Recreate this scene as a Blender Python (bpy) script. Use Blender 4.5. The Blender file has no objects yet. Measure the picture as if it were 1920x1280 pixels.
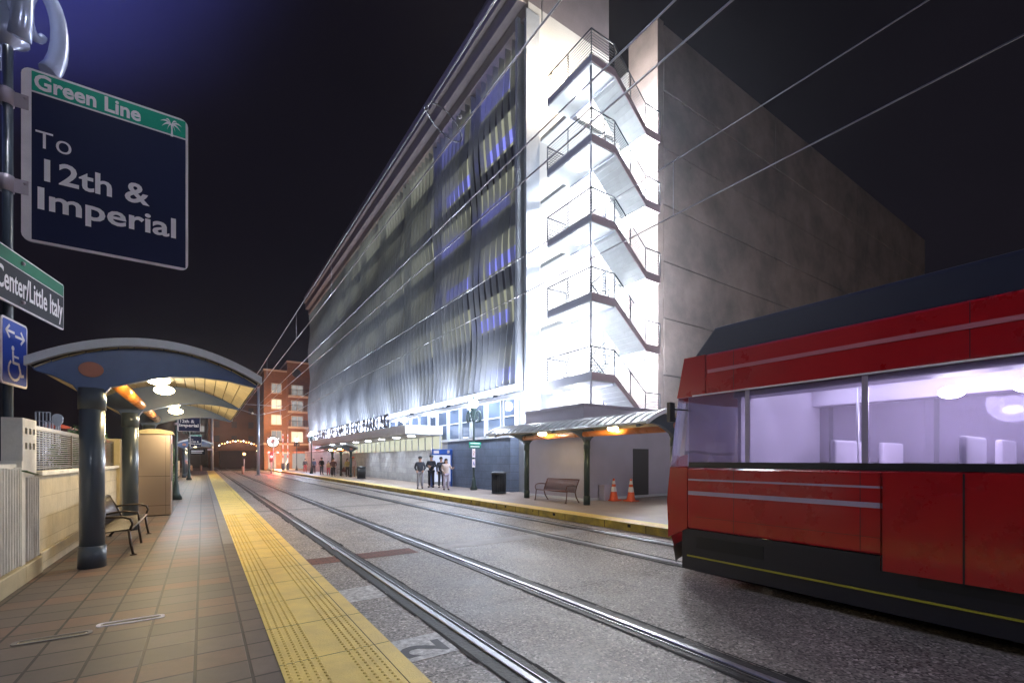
import bpy, bmesh, math, random
from mathutils import Vector, Matrix, noise
random.seed(7)
SC = bpy.context.scene
R = math.radians
# ---------------------------------------------------------------- camera
cd = bpy.data.cameras.new('camera'); cam = bpy.data.objects.new('camera', cd)
SC.collection.objects.link(cam); SC.camera = cam
cam.location = (0, 0, 1.84); cam.rotation_euler = (R(90), 0, R(-34.03))
cd.sensor_width = 36; cd.lens = 16.106; cd.shift_y = 0.1151; cd.clip_start = .05; cd.clip_end = 900
# ---------------------------------------------------------------- night sky
w = bpy.data.worlds.new('World'); SC.world = w; w.use_nodes = True
nt = w.node_tree; bg = nt.nodes['Background']
tc = nt.nodes.new('ShaderNodeTexCoord'); nz = nt.nodes.new('ShaderNodeTexNoise')
nz.inputs['Scale'].default_value = 2.2; nz.inputs['Detail'].default_value = 3
nt.links.new(tc.outputs['Generated'], nz.inputs['Vector'])
rp = nt.nodes.new('ShaderNodeValToRGB')
rp.color_ramp.elements[0].position = .35; rp.color_ramp.elements[0].color = (.0016, .0012, .0020, 1)
rp.color_ramp.elements[1].position = .75; rp.color_ramp.elements[1].color = (.0034, .0026, .0042, 1)
nt.links.new(nz.outputs['Fac'], rp.inputs['Fac'])
# blue lens glow painted into the sky colour towards upper left, mottled by noise
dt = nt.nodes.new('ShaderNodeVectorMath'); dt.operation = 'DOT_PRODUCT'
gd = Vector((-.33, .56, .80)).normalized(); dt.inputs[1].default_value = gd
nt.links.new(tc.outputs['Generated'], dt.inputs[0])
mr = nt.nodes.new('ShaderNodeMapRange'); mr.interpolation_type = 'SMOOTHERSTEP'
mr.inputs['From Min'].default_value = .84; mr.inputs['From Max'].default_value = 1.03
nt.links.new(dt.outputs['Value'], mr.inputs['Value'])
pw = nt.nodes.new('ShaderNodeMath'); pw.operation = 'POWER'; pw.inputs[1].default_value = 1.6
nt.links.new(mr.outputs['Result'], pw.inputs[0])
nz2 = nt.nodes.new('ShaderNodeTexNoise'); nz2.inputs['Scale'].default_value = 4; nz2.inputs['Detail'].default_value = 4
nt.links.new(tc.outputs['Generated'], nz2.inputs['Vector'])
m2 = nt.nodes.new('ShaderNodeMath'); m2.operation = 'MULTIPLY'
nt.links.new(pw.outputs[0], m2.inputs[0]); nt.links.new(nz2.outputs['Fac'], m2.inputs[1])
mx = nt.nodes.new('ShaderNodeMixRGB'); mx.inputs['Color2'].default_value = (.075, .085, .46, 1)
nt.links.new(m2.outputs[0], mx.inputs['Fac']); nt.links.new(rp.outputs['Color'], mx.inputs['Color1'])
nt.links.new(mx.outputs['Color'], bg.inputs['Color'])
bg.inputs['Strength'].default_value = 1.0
# ---------------------------------------------------------------- view
SC.view_settings.view_transform = 'Standard'; SC.view_settings.look = 'None'
SC.view_settings.exposure = 1.0; SC.view_settings.gamma = 1
SC.render.engine = 'CYCLES'
SC.cycles.use_denoising = True
SC.cycles.max_bounces = 6; SC.cycles.diffuse_bounces = 3; SC.cycles.glossy_bounces = 3
SC.cycles.transmission_bounces = 5; SC.cycles.transparent_max_bounces = 10
SC.cycles.sample_clamp_indirect = 4; SC.cycles.caustics_reflective = False; SC.cycles.caustics_refractive = False

# ================================================================ materials
def mat(name, col, rough=.6, metal=0, em=None, es=0, var=.0, vs=3, bump=0, bs=40, coat=0, col2=None, spec=None):
    m = bpy.data.materials.new(name); m.use_nodes = True
    n = m.node_tree.nodes; l = m.node_tree.links; b = n['Principled BSDF']
    b.inputs['Base Color'].default_value = (*col, 1); b.inputs['Roughness'].default_value = rough
    b.inputs['Metallic'].default_value = metal
    if coat: b.inputs['Coat Weight'].default_value = coat; b.inputs['Coat Roughness'].default_value = .08
    if spec is not None: b.inputs['Specular IOR Level'].default_value = spec
    if em: b.inputs['Emission Color'].default_value = (*em, 1); b.inputs['Emission Strength'].default_value = es
    if var or bump:
        g = n.new('ShaderNodeNewGeometry')
    if var:
        t = n.new('ShaderNodeTexNoise'); t.inputs['Scale'].default_value = vs; t.inputs['Detail'].default_value = 6
        t.inputs['Roughness'].default_value = .65
        l.new(g.outputs['Position'], t.inputs['Vector'])
        r = n.new('ShaderNodeValToRGB'); r.color_ramp.elements[0].position = .3; r.color_ramp.elements[1].position = .7
        c2 = col2 or tuple(max(0, c * (1 - var)) for c in col)
        r.color_ramp.elements[0].color = (*c2, 1); r.color_ramp.elements[1].color = (*[min(1, c * (1 + var * .4)) for c in col], 1)
        l.new(t.outputs['Fac'], r.inputs['Fac']); l.new(r.outputs['Color'], b.inputs['Base Color'])
        q = n.new('ShaderNodeMapRange'); q.inputs['To Min'].default_value = max(.02, rough - .12); q.inputs['To Max'].default_value = min(1, rough + .1)
        l.new(t.outputs['Fac'], q.inputs['Value']); l.new(q.outputs['Result'], b.inputs['Roughness'])
    if bump:
        t2 = n.new('ShaderNodeTexNoise'); t2.inputs['Scale'].default_value = bs; t2.inputs['Detail'].default_value = 4
        l.new(g.outputs['Position'], t2.inputs['Vector'])
        bp = n.new('ShaderNodeBump'); bp.inputs['Strength'].default_value = bump; bp.inputs['Distance'].default_value = .02
        l.new(t2.outputs['Fac'], bp.inputs['Height']); l.new(bp.outputs['Normal'], b.inputs['Normal'])
    return m

def emat(name, col, s):
    m = bpy.data.materials.new(name); m.use_nodes = True
    b = m.node_tree.nodes['Principled BSDF']
    b.inputs['Base Color'].default_value = (.0, .0, .0, 1)
    b.inputs['Emission Color'].default_value = (*col, 1); b.inputs['Emission Strength'].default_value = s
    return m

def glass(name, tint, rough=.05, alpha=.75):
    m = bpy.data.materials.new(name); m.use_nodes = True
    n = m.node_tree.nodes; l = m.node_tree.links; n.remove(n['Principled BSDF'])
    o = n['Material Output']; a = n.new('ShaderNodeBsdfTransparent'); g = n.new('ShaderNodeBsdfGlossy'); x = n.new('ShaderNodeMixShader')
    a.inputs['Color'].default_value = (*tint, 1); g.inputs['Roughness'].default_value = rough
    g.inputs['Color'].default_value = (.8, .85, 1, 1)
    f = n.new('ShaderNodeFresnel'); f.inputs['IOR'].default_value = 1.5
    l.new(f.outputs[0], x.inputs['Fac']); l.new(a.outputs[0], x.inputs[1]); l.new(g.outputs[0], x.inputs[2]); l.new(x.outputs[0], o.inputs['Surface'])
    return m

def film_glass(name, tint, diff, amt):
    m = glass(name, tint); n = m.node_tree.nodes; l = m.node_tree.links
    o = n['Material Output']; src = o.inputs['Surface'].links[0].from_socket
    d = n.new('ShaderNodeBsdfDiffuse'); d.inputs['Color'].default_value = (*diff, 1)
    t = n.new('ShaderNodeBsdfTranslucent'); t.inputs['Color'].default_value = (*diff, 1)
    a = n.new('ShaderNodeMixShader'); l.new(d.outputs[0], a.inputs[1]); l.new(t.outputs[0], a.inputs[2])
    x = n.new('ShaderNodeMixShader'); x.inputs['Fac'].default_value = amt
    l.new(src, x.inputs[1]); l.new(a.outputs[0], x.inputs[2]); l.new(x.outputs[0], o.inputs['Surface'])
    return m

def paver_mat():
    m = bpy.data.materials.new('paver'); m.use_nodes = True
    n = m.node_tree.nodes; l = m.node_tree.links; b = n['Principled BSDF']
    g = n.new('ShaderNodeNewGeometry')
    mp = n.new('ShaderNodeMapping'); mp.inputs['Location'].default_value = (.05, 0, 0)
    l.new(g.outputs['Position'], mp.inputs['Vector'])
    br = n.new('ShaderNodeTexBrick'); br.offset = 0; br.squash = 1
    br.inputs['Scale'].default_value = 1; br.inputs['Brick Width'].default_value = .365; br.inputs['Row Height'].default_value = .36
    br.inputs['Mortar Size'].default_value = .012; br.inputs['Mortar Smooth'].default_value = .1
    br.inputs['Color1'].default_value = (.092, .074, .066, 1); br.inputs['Color2'].default_value = (.135, .104, .088, 1)
    br.inputs['Mortar'].default_value = (.012, .010, .010, 1)
    l.new(mp.outputs[0], br.inputs['Vector'])
    # terracotta courses across the platform
    sx = n.new('ShaderNodeSeparateXYZ'); l.new(g.outputs['Position'], sx.inputs[0])
    def M(op, a, b_, c=None):
        q = n.new('ShaderNodeMath'); q.operation = op
        for i, v in enumerate((a, b_, c)):
            if v is None: continue
            if isinstance(v, (int, float)): q.inputs[i].default_value = v
            else: l.new(v, q.inputs[i])
        return q.outputs[0]
    row = M('FLOOR', M('DIVIDE', sx.outputs['Y'], .36), 0)
    r5 = M('MODULO', row, 8.0)
    col = M('FLOOR', M('DIVIDE', M('ADD', sx.outputs['X'], .05), .365), 0)
    cx = n.new('ShaderNodeCombineXYZ'); l.new(row, cx.inputs[0]); l.new(col, cx.inputs[1])
    wn = n.new('ShaderNodeTexWhiteNoise'); l.new(cx.outputs[0], wn.inputs['Vector'])
    band = M('MAXIMUM', M('LESS_THAN', r5, 1.5), M('MULTIPLY', M('GREATER_THAN', r5, 3.5), M('LESS_THAN', r5, 4.5)))
    notedge = M('LESS_THAN', sx.outputs['X'], .31)
    fac = M('MULTIPLY', M('MULTIPLY', band, notedge), M('ADD', M('MULTIPLY', wn.outputs['Value'], .7), .3))
    mort = M('SUBTRACT', 1, br.outputs['Fac'])
    mx = n.new('ShaderNodeMixRGB'); mx.inputs['Color2'].default_value = (.175, .098, .070, 1)
    l.new(M('MULTIPLY', fac, mort), mx.inputs['Fac']); l.new(br.outputs['Color'], mx.inputs['Color1'])
    t = n.new('ShaderNodeTexNoise'); t.inputs['Scale'].default_value = 5; t.inputs['Detail'].default_value = 10; t.inputs['Roughness'].default_value = .75
    l.new(g.outputs['Position'], t.inputs['Vector'])
    rr = n.new('ShaderNodeMapRange'); rr.inputs['From Min'].default_value = .3; rr.inputs['From Max'].default_value = .7
    rr.inputs['To Min'].default_value = .62; rr.inputs['To Max'].default_value = 1.25
    l.new(t.outputs['Fac'], rr.inputs['Value'])
    mm = n.new('ShaderNodeMixRGB'); mm.blend_type = 'MULTIPLY'; mm.inputs['Fac'].default_value = 1
    l.new(mx.outputs[0], mm.inputs['Color1']); l.new(rr.outputs[0], mm.inputs['Color2'])
    l.new(mm.outputs[0], b.inputs['Base Color'])
    q = n.new('ShaderNodeMapRange'); q.inputs['To Min'].default_value = .36; q.inputs['To Max'].default_value = .7
    l.new(t.outputs['Fac'], q.inputs['Value']); l.new(q.outputs[0], b.inputs['Roughness'])
    bp = n.new('ShaderNodeBump'); bp.inputs['Strength'].default_value = .5; bp.inputs['Distance'].default_value = .01
    ad = M('ADD', mort, M('MULTIPLY', t.outputs['Fac'], .4))
    l.new(ad, bp.inputs['Height']); l.new(bp.outputs['Normal'], b.inputs['Normal'])
    return m

def aggregate_mat():
    m = bpy.data.materials.new('exposed_aggregate'); m.use_nodes = True
    n = m.node_tree.nodes; l = m.node_tree.links; b = n['Principled BSDF']
    g = n.new('ShaderNodeNewGeometry')
    v = n.new('ShaderNodeTexVoronoi'); v.inputs['Scale'].default_value = 48; l.new(g.outputs['Position'], v.inputs['Vector'])
    t = n.new('ShaderNodeTexNoise'); t.inputs['Scale'].default_value = 1.1; t.inputs['Detail'].default_value = 8; t.inputs['Roughness'].default_value = .6
    l.new(g.outputs['Position'], t.inputs['Vector'])
    sp = n.new('ShaderNodeSeparateColor'); l.new(v.outputs['Color'], sp.inputs[0])
    r = n.new('ShaderNodeValToRGB'); r.color_ramp.interpolation = 'LINEAR'
    e = r.color_ramp.elements; e[0].position = 0; e[0].color = (.09, .08, .075, 1); e[1].position = 1; e[1].color = (.70, .63, .60, 1)
    e2 = r.color_ramp.elements.new(.5); e2.color = (.30, .265, .24, 1); e3 = r.color_ramp.elements.new(.88); e3.color = (.40, .355, .32, 1)
    l.new(sp.outputs[0], r.inputs['Fac'])
    rr = n.new('ShaderNodeMapRange'); rr.inputs['From Min'].default_value = .3; rr.inputs['From Max'].default_value = .7
    rr.inputs['To Min'].default_value = .6; rr.inputs['To Max'].default_value = 1.2
    l.new(t.outputs['Fac'], rr.inputs['Value'])
    mm = n.new('ShaderNodeMixRGB'); mm.blend_type = 'MULTIPLY'; mm.inputs['Fac'].default_value = 1
    l.new(r.outputs[0], mm.inputs['Color1']); l.new(rr.outputs[0], mm.inputs['Color2'])
    l.new(mm.outputs[0], b.inputs['Base Color'])
    q = n.new('ShaderNodeMapRange'); q.inputs['To Min'].default_value = .35; q.inputs['To Max'].default_value = .75
    l.new(t.outputs['Fac'], q.inputs['Value']); l.new(q.outputs[0], b.inputs['Roughness'])
    bp = n.new('ShaderNodeBump'); bp.inputs['Strength'].default_value = .35; bp.inputs['Distance'].default_value = .006
    l.new(v.outputs['Distance'], bp.inputs['Height']); l.new(bp.outputs['Normal'], b.inputs['Normal'])
    return m

def block_mat(name, c1, c2, mortar, bw, bh, var=.25, axes='YZ', rough=.75, ms=.008):
    m = bpy.data.materials.new(name); m.use_nodes = True
    n = m.node_tree.nodes; l = m.node_tree.links; b = n['Principled BSDF']; b.inputs['Roughness'].default_value = rough
    g = n.new('ShaderNodeNewGeometry'); s = n.new('ShaderNodeSeparateXYZ'); c = n.new('ShaderNodeCombineXYZ')
    l.new(g.outputs['Position'], s.inputs[0]); l.new(s.outputs[axes[0]], c.inputs[0]); l.new(s.outputs[axes[1]], c.inputs[1])
    br = n.new('ShaderNodeTexBrick'); br.inputs['Scale'].default_value = 1
    br.inputs['Brick Width'].default_value = bw; br.inputs['Row Height'].default_value = bh; br.inputs['Mortar Size'].default_value = ms
    br.inputs['Color1'].default_value = (*c1, 1); br.inputs['Color2'].default_value = (*c2, 1); br.inputs['Mortar'].default_value = (*mortar, 1)
    l.new(c.outputs[0], br.inputs['Vector'])
    t = n.new('ShaderNodeTexNoise'); t.inputs['Scale'].default_value = 1.6; t.inputs['Detail'].default_value = 8; t.inputs['Roughness'].default_value = .7
    l.new(g.outputs['Position'], t.inputs['Vector'])
    rr = n.new('ShaderNodeMapRange'); rr.inputs['From Min'].default_value = .3; rr.inputs['From Max'].default_value = .7
    rr.inputs['To Min'].default_value = 1 - var; rr.inputs['To Max'].default_value = 1 + var * .5
    l.new(t.outputs['Fac'], rr.inputs['Value'])
    mm = n.new('ShaderNodeMixRGB'); mm.blend_type = 'MULTIPLY'; mm.inputs['Fac'].default_value = 1
    l.new(br.outputs['Color'], mm.inputs['Color1']); l.new(rr.outputs[0], mm.inputs['Color2']); l.new(mm.outputs[0], b.inputs['Base Color'])
    bp = n.new('ShaderNodeBump'); bp.inputs['Strength'].default_value = .4; bp.inputs['Distance'].default_value = .01; bp.invert = True
    l.new(br.outputs['Fac'], bp.inputs['Height']); l.new(bp.outputs['Normal'], b.inputs['Normal'])
    return m

P = dict(
    paver=paver_mat(), aggregate=aggregate_mat(),
    asphalt=mat('asphalt', (.05, .048, .05), .8, var=.4, vs=2, bump=.3),
    tactile=mat('tactile_yellow', (.86, .64, .17), .5, var=.28, vs=2.2, bump=.15, bs=60, col2=(.72, .52, .14)),
    curb=mat('curb_yellow', (.46, .33, .035), .55, var=.75, vs=2.6, bump=.3, bs=30, col2=(.2, .16, .035)),
    conc=mat('grey_concrete', (.24, .225, .215), .75, var=.3, vs=1.2, bump=.25, bs=35),
    plat=mat('right_paving', (.33, .27, .24), .5, var=.3, vs=1.4, bump=.2),
    redbrick=block_mat('red_brick_paving', (.22, .085, .065), (.17, .075, .06), (.06, .04, .04), .2, .1, axes='XY'),
    paleband=mat('pale_concrete', (.40, .38, .38), .6, var=.3, vs=4, bump=.2),
    wpaint=mat('worn_white_paint', (.62, .62, .62), .6, var=.75, vs=14, col2=(.16, .15, .155)),
    darkpaint=mat('dark_paint', (.07, .07, .08), .6, var=.4, vs=20),
    rail=mat('rail_steel', (.36, .37, .40), .42, 1, var=.2, vs=8),
    groove=mat('rubber_groove', (.018, .017, .018), .6, var=.6, vs=9, bump=.4, bs=30),
    crack=mat('crack', (.012, .011, .012), .9),
    blockwall=block_mat('cream_block', (.55, .47, .33), (.50, .43, .31), (.36, .31, .22), .62, .32, ms=.005),
    cream=mat('cream_render', (.55, .46, .28), .7, var=.25, vs=2, bump=.15),
    white=mat('white_render', (.78, .76, .70), .6, var=.25, vs=3, bump=.12),
    mesh=mat('fence_steel', (.19, .165, .13), .45, .6, var=.3),
    bluepaint=mat('slate_blue_paint', (.05, .07, .10), .32, var=.06, vs=3, coat=.3),
    bluebeam=mat('blue_beam_paint', (.065, .12, .30), .35, var=.2, vs=3, coat=.3),
    roofmetal=mat('roof_metal', (.55, .57, .60), .35, .5, var=.2, vs=3),
    trimwhite=mat('trim_white', (.62, .66, .74), .4, var=.08), tan=mat('tan_board', (.50, .42, .27), .55, var=.3, vs=6),
    darkjoint=mat('dark_joint', (.02, .018, .015), .8),
    orange=mat('orange_pipe', (.62, .20, .035), .3, var=.15, coat=.4),
    terracotta=mat('terracotta_disc', (.46, .16, .10), .45, var=.2),
    warm=emat('warm_lamp', (1, .80, .42), 18), cool=emat('cool_lamp', (.86, .92, 1), 30), coolsoft=emat('cool_lamp_soft', (.86, .92, 1), 10),
    sodium=emat('sodium_lamp', (1, .78, .5), 26), redlamp=emat('red_signal', (1, .03, .03), 18), amber=emat('amber_bulb', (1, .45, .12), 7),
    bronze=mat('bronze_bench', (.055, .042, .036), .35, .5, var=.2),
    redbench=mat('maroon_bench', (.12, .04, .035), .38, .3, var=.2),
    stainless=mat('stainless', (.50, .40, .35), .28, .9),
    chrome=mat('polished_blue_metal', (.50, .56, .80), .22, .35, var=.1),
    navy=mat('navy_sign', (.006, .010, .055), .6, spec=.2), green=mat('green_sign', (.0, .33, .22), .55, spec=.3), dgreen=mat('dark_green_sign', (.0, .16, .085), .35, coat=.3),
    black_sign=mat('charcoal_sign', (.014, .014, .024), .6, spec=.2), blue_sign=mat('blue_sign', (.008, .05, .42), .55, spec=.2),
    signwhite=mat('sign_white', (.80, .74, .80), .6, var=.1, vs=5), bracket=mat('bracket_metal', (.42, .36, .42), .4, .4),
    wht=mat('white_lettering', (.84, .80, .85), .6),
    louvre=mat('louvre_metal', (.42, .44, .49), .42, .2, var=.15, vs=1),
    darkwall=mat('dark_facade', (.035, .037, .045), .6, var=.3, vs=.6),
    frame=mat('facade_frame', (.42, .46, .54), .45, .1, var=.15, vs=1),
    band=mat('cornice_metal', (.30, .26, .27), .5, .2, var=.2, vs=.8),
    greyblock=block_mat('grey_block', (.36, .37, .40), (.29, .30, .33), (.22, .23, .25), .8, .4, ms=.01),
    slateblock=block_mat('slate_block', (.13, .17, .26), (.11, .15, .23), (.08, .10, .15), .8, .4, ms=.01),
    winglass=mat('window_glass', (.09, .12, .18), .08, 0, coat=.5), winframe=mat('window_frame', (.6, .63, .68), .4),
    towerwhite=mat('white_tower_wall', (.72, .71, .70), .7, var=.08, vs=.8), towerbrown=mat('mauve_tower_wall', (.22, .19, .21), .8, var=.2, vs=.7),
    precast=mat('precast_concrete', (.25, .205, .195), .85, var=.45, vs=.35, bump=.3, bs=6, col2=(.12, .105, .105)),
    rev=mat('reveal', (.03, .028, .03), .9),
    stairslab=mat('stair_slab', (.62, .66, .68), .5, var=.1), fascia=mat('stair_fascia', (.55, .58, .70), .45, .2), fasciared=mat('stair_fascia_mauve', (.58, .46, .52), .45),
    railing=mat('railing_steel', (.05, .06, .085), .5), annex=mat('lilac_annex_wall', (.42, .40, .50), .7, var=.12, vs=.7),
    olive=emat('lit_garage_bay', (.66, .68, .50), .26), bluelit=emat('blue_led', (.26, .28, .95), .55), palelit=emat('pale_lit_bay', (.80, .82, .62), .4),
    canopy=mat('canopy_metal', (.78, .80, .84), .45, var=.1), soffit=mat('soffit', (.48, .48, .48), .6),
    letters=mat('sign_letters', (.04, .045, .07), .4, .3),
    red=mat('tram_red', (.42, .002, .008), .3, coat=.6, var=.10, vs=.9, col2=(.34, .003, .008)), tramdark=mat('tram_dark', (.012, .013, .022), .4, coat=.2), tramroof=mat('tram_roof', (.016, .02, .05), .45),
    silver=mat('tram_silver', (.42, .38, .56), .3, .2), lilac=mat('tram_interior', (.40, .37, .46), .5, var=.1), pinkstripe=mat('tram_stripe', (.48, .16, .22), .35),
    yellowline=mat('yellow_line', (.36, .33, .03), .5), tramglass=film_glass('tram_glass', (.92, .88, 1), (.42, .37, .52), .32), clearglass=glass('clear_glass', (.93, .95, .98)),
    brickorange=block_mat('orange_brick', (.27, .105, .05), (.22, .09, .045), (.2, .08, .03), .4, .13, axes='XZ', var=.2), creamtrim=mat('cream_trim', (.52, .36, .25), .7),
    litwin=emat('lit_window', (1, .75, .5), .7), litwhite=emat('lit_white', (1, .96, .9), 1.6), dimwin=emat('dim_window', (.8, .75, .7), .22),
    darkbld=mat('dark_building', (.035, .026, .028), .8, var=.4, vs=.2), brownbld=mat('brown_eave', (.13, .06, .035), .8, var=.3, vs=.4),
    grey=mat('galvanised_pole', (.42, .46, .54), .4, .5, var=.15), wire=mat('wire', (.42, .43, .48), .3, .9), dark=mat('black_metal', (.02, .022, .026), .4, .4), greenpost=mat('dark_green_post', (.03, .05, .05), .35, .3),
    bin=mat('bin_metal', (.05, .055, .065), .35, .5, var=.2), conered=mat('cone_orange', (.75, .11, .03), .5), conewhite=mat('cone_white', (.75, .73, .73), .4),
    skin=mat('skin', (.42, .24, .17), .55), hairm=mat('dark_hair', (.012, .009, .008), .6),
    leaf=mat('leaf', (.05, .12, .025), .55, var=.6, vs=7), stem=mat('stem', (.10, .07, .04), .8),
    blueshelter=mat('kiosk_blue', (.02, .10, .50), .35, coat=.3), screen=emat('lit_map', (.62, .68, .95), .55),
)
def spots(mname, scale, rad, dark, jag=.5):
    m = P[mname]; n = m.node_tree.nodes; l = m.node_tree.links; b = n['Principled BSDF']
    src = b.inputs['Base Color'].links[0].from_socket
    g = n.new('ShaderNodeNewGeometry'); v = n.new('ShaderNodeTexVoronoi'); v.inputs['Scale'].default_value = scale
    t = n.new('ShaderNodeTexNoise'); t.inputs['Scale'].default_value = scale * 3; v2 = n.new('ShaderNodeVectorMath'); v2.operation = 'MULTIPLY_ADD'
    v2.inputs[1].default_value = (.05 * jag,) * 3; l.new(t.outputs['Color'], v2.inputs[0]); l.new(g.outputs['Position'], v2.inputs[2]); l.new(g.outputs['Position'], t.inputs['Vector'])
    l.new(v2.outputs[0], v.inputs['Vector'])
    s_ = n.new('ShaderNodeSeparateColor'); l.new(v.outputs['Color'], s_.inputs[0])
    k = n.new('ShaderNodeMath'); k.operation = 'MULTIPLY'; k.inputs[1].default_value = rad * scale; l.new(s_.outputs[0], k.inputs[0])
    c = n.new('ShaderNodeMath'); c.operation = 'LESS_THAN'; l.new(v.outputs['Distance'], c.inputs[0]); l.new(k.outputs[0], c.inputs[1])
    f = n.new('ShaderNodeMath'); f.operation = 'MULTIPLY'; f.inputs[1].default_value = dark; l.new(c.outputs[0], f.inputs[0])
    x = n.new('ShaderNodeMixRGB'); x.inputs['Color2'].default_value = (.02, .017, .015, 1); l.new(f.outputs[0], x.inputs['Fac']); l.new(src, x.inputs['Color1'])
    l.new(x.outputs[0], b.inputs['Base Color'])
spots('paver', 1.9, .030, .65); spots('tactile', 1.3, .03, .5); spots('aggregate', .8, .12, .38, 4); spots('plat', 1.2, .05, .5); spots('precast', .5, .05, .6)
lv = P['louvre'].node_tree; _o = lv.nodes['Material Output']; _s = _o.inputs['Surface'].links[0].from_socket
_t = lv.nodes.new('ShaderNodeBsdfTransparent'); _x = lv.nodes.new('ShaderNodeMixShader'); _x.inputs['Fac'].default_value = .42   # perforated sheet
lv.links.new(_s, _x.inputs[1]); lv.links.new(_t.outputs[0], _x.inputs[2]); lv.links.new(_x.outputs[0], _o.inputs['Surface'])
# ================================================================ builders
COL = SC.collection
class MB:
    def __init__(s, off=(0, 0, 0)): s.v = []; s.f = []; s.mi = []; s.off = Vector(off); s.m = 0; s.smooth = False; s.sm = []
    def add(s, vs, fs):
        n = len(s.v); s.v += [Vector(p) - s.off for p in vs]; s.f += [tuple(i + n for i in f) for f in fs]
        s.mi += [s.m] * len(fs); s.sm += [s.smooth] * len(fs)
    def box(s, x0, x1, y0, y1, z0, z1):
        x0, x1 = sorted((x0, x1)); y0, y1 = sorted((y0, y1)); z0, z1 = sorted((z0, z1))
        s.add([(x0, y0, z0), (x1, y0, z0), (x1, y1, z0), (x0, y1, z0), (x0, y0, z1), (x1, y0, z1), (x1, y1, z1), (x0, y1, z1)],
              [(0, 3, 2, 1), (4, 5, 6, 7), (0, 1, 5, 4), (1, 2, 6, 5), (2, 3, 7, 6), (3, 0, 4, 7)])
    def prism(s, pts, a, b, ax='y'):
        """polygon pts (u,v) extruded along ax from a to b. y: (x,z); x: (y,z); z: (x,y)"""
        def P3(u, v, t): return {'y': (u, t, v), 'x': (t, u, v), 'z': (u, v, t)}[ax]
        n = len(pts); s.add([P3(u, v, a) for u, v in pts] + [P3(u, v, b) for u, v in pts],
                            [tuple(range(n))[::-1], tuple(range(n, 2 * n))] + [(i, (i + 1) % n, n + (i + 1) % n, n + i) for i in range(n)])
    def tube(s, path, r, seg=8, cap=True):
        path = [Vector(p) for p in path]; rr = r if isinstance(r, (list, tuple)) else [r] * len(path)
        rings = []; old = s.smooth; s.smooth = True
        up = None
        for i, p in enumerate(path):
            d = (path[min(i + 1, len(path) - 1)] - path[max(i - 1, 0)])
            if d.length < 1e-7: d = Vector((0, 0, 1))
            d.normalize()
            if up is None:
                up = Vector((0, 0, 1)) if abs(d.z) < .9 else Vector((1, 0, 0))
            u = d.cross(up); u = u.normalized() if u.length > 1e-6 else Vector((1, 0, 0)); v = u.cross(d).normalized(); up = v
            rings.append([p + (u * math.cos(2 * math.pi * k / seg) + v * math.sin(2 * math.pi * k / seg)) * rr[i] for k in range(seg)])
        vs = [q for g in rings for q in g]; fs = []
        for i in range(len(rings) - 1):
            for k in range(seg):
                a = i * seg + k; b = i * seg + (k + 1) % seg; fs.append((a, a + seg, b + seg, b))
        s.add(vs, fs)
        s.smooth = False
        if cap: s.add(rings[0], [tuple(range(seg))]); s.add(rings[-1], [tuple(range(seg))[::-1]])
        s.smooth = old
    def cyl(s, x, y, z0, z1, r, seg=20, r2=None):
        s.tube([(x, y, z0), (x, y, z1)], [r, r if r2 is None else r2], seg)
    def lathe(s, x, y, prof, seg=20):
        vs = []; fs = []; n = len(prof)
        for k in range(seg):
            a = 2 * math.pi * k / seg
            vs += [(x + r * math.cos(a), y + r * math.sin(a), z) for r, z in prof]
        for k in range(seg):
            for i in range(n - 1):
                a = k * n + i; b = ((k + 1) % seg) * n + i; fs.append((a, b, b + 1, a + 1))
        o = s.smooth; s.smooth = True; s.add(vs, fs); s.smooth = o
    def ball(s, x, y, z, r, sx=1, sy=1, sz=1, seg=14, rg=8):
        vs = []; fs = []
        for i in range(rg + 1):
            t = math.pi * i / rg
            for k in range(seg):
                a = 2 * math.pi * k / seg; vs.append((x + r * sx * math.sin(t) * math.cos(a), y + r * sy * math.sin(t) * math.sin(a), z + r * sz * math.cos(t)))
        for i in range(rg):
            for k in range(seg): fs.append((i * seg + k, (i + 1) * seg + k, (i + 1) * seg + (k + 1) % seg, i * seg + (k + 1) % seg))
        o = s.smooth; s.smooth = True; s.add(vs, fs); s.smooth = o
    def quad(s, *p): s.add(p, [tuple(range(len(p)))])
    def build(s, name, m, parent=None, loc=None, bevel=0):
        me = bpy.data.meshes.new(name); me.from_pydata([tuple(v) for v in s.v], [], s.f)
        for x in (m if isinstance(m, (list, tuple)) else [m]): me.materials.append(P[x])
        for p, i, sm in zip(me.polygons, s.mi, s.sm): p.material_index = i; p.use_smooth = sm
        bm = bmesh.new(); bm.from_mesh(me)
        bmesh.ops.remove_doubles(bm, verts=bm.verts, dist=1e-5)
        bmesh.ops.recalc_face_normals(bm, faces=bm.faces); bm.to_mesh(me); bm.free()
        o = bpy.data.objects.new(name, me); COL.objects.link(o)
        if parent is not None: o.parent = parent
        if loc is not None: o.location = loc
        elif parent is None: o.location = s.off
        if bevel:
            b = o.modifiers.new('bevel', 'BEVEL'); b.width = bevel; b.segments = 2; b.limit_method = 'ANGLE'; b.angle_limit = R(40)
        return o
def tag(o, label, cat, group=None):
    o['label'] = label; o['category'] = cat
    if group: o['group'] = group
    return o
def thing(name, label, cat, loc=(0, 0, 0), rz=0, group=None):
    o = bpy.data.objects.new(name, None); COL.objects.link(o); o.location = loc; o.rotation_euler = (0, 0, rz); o.empty_display_size = .2
    return tag(o, label, cat, group)
def struct(o, kind='structure'): o['kind'] = kind; return o
def copy_tree(o, parent=None):
    c = o.copy(); COL.objects.link(c)
    if parent is not None: c.parent = parent
    for ch in list(o.children): copy_tree(ch, c)
    return c
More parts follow.
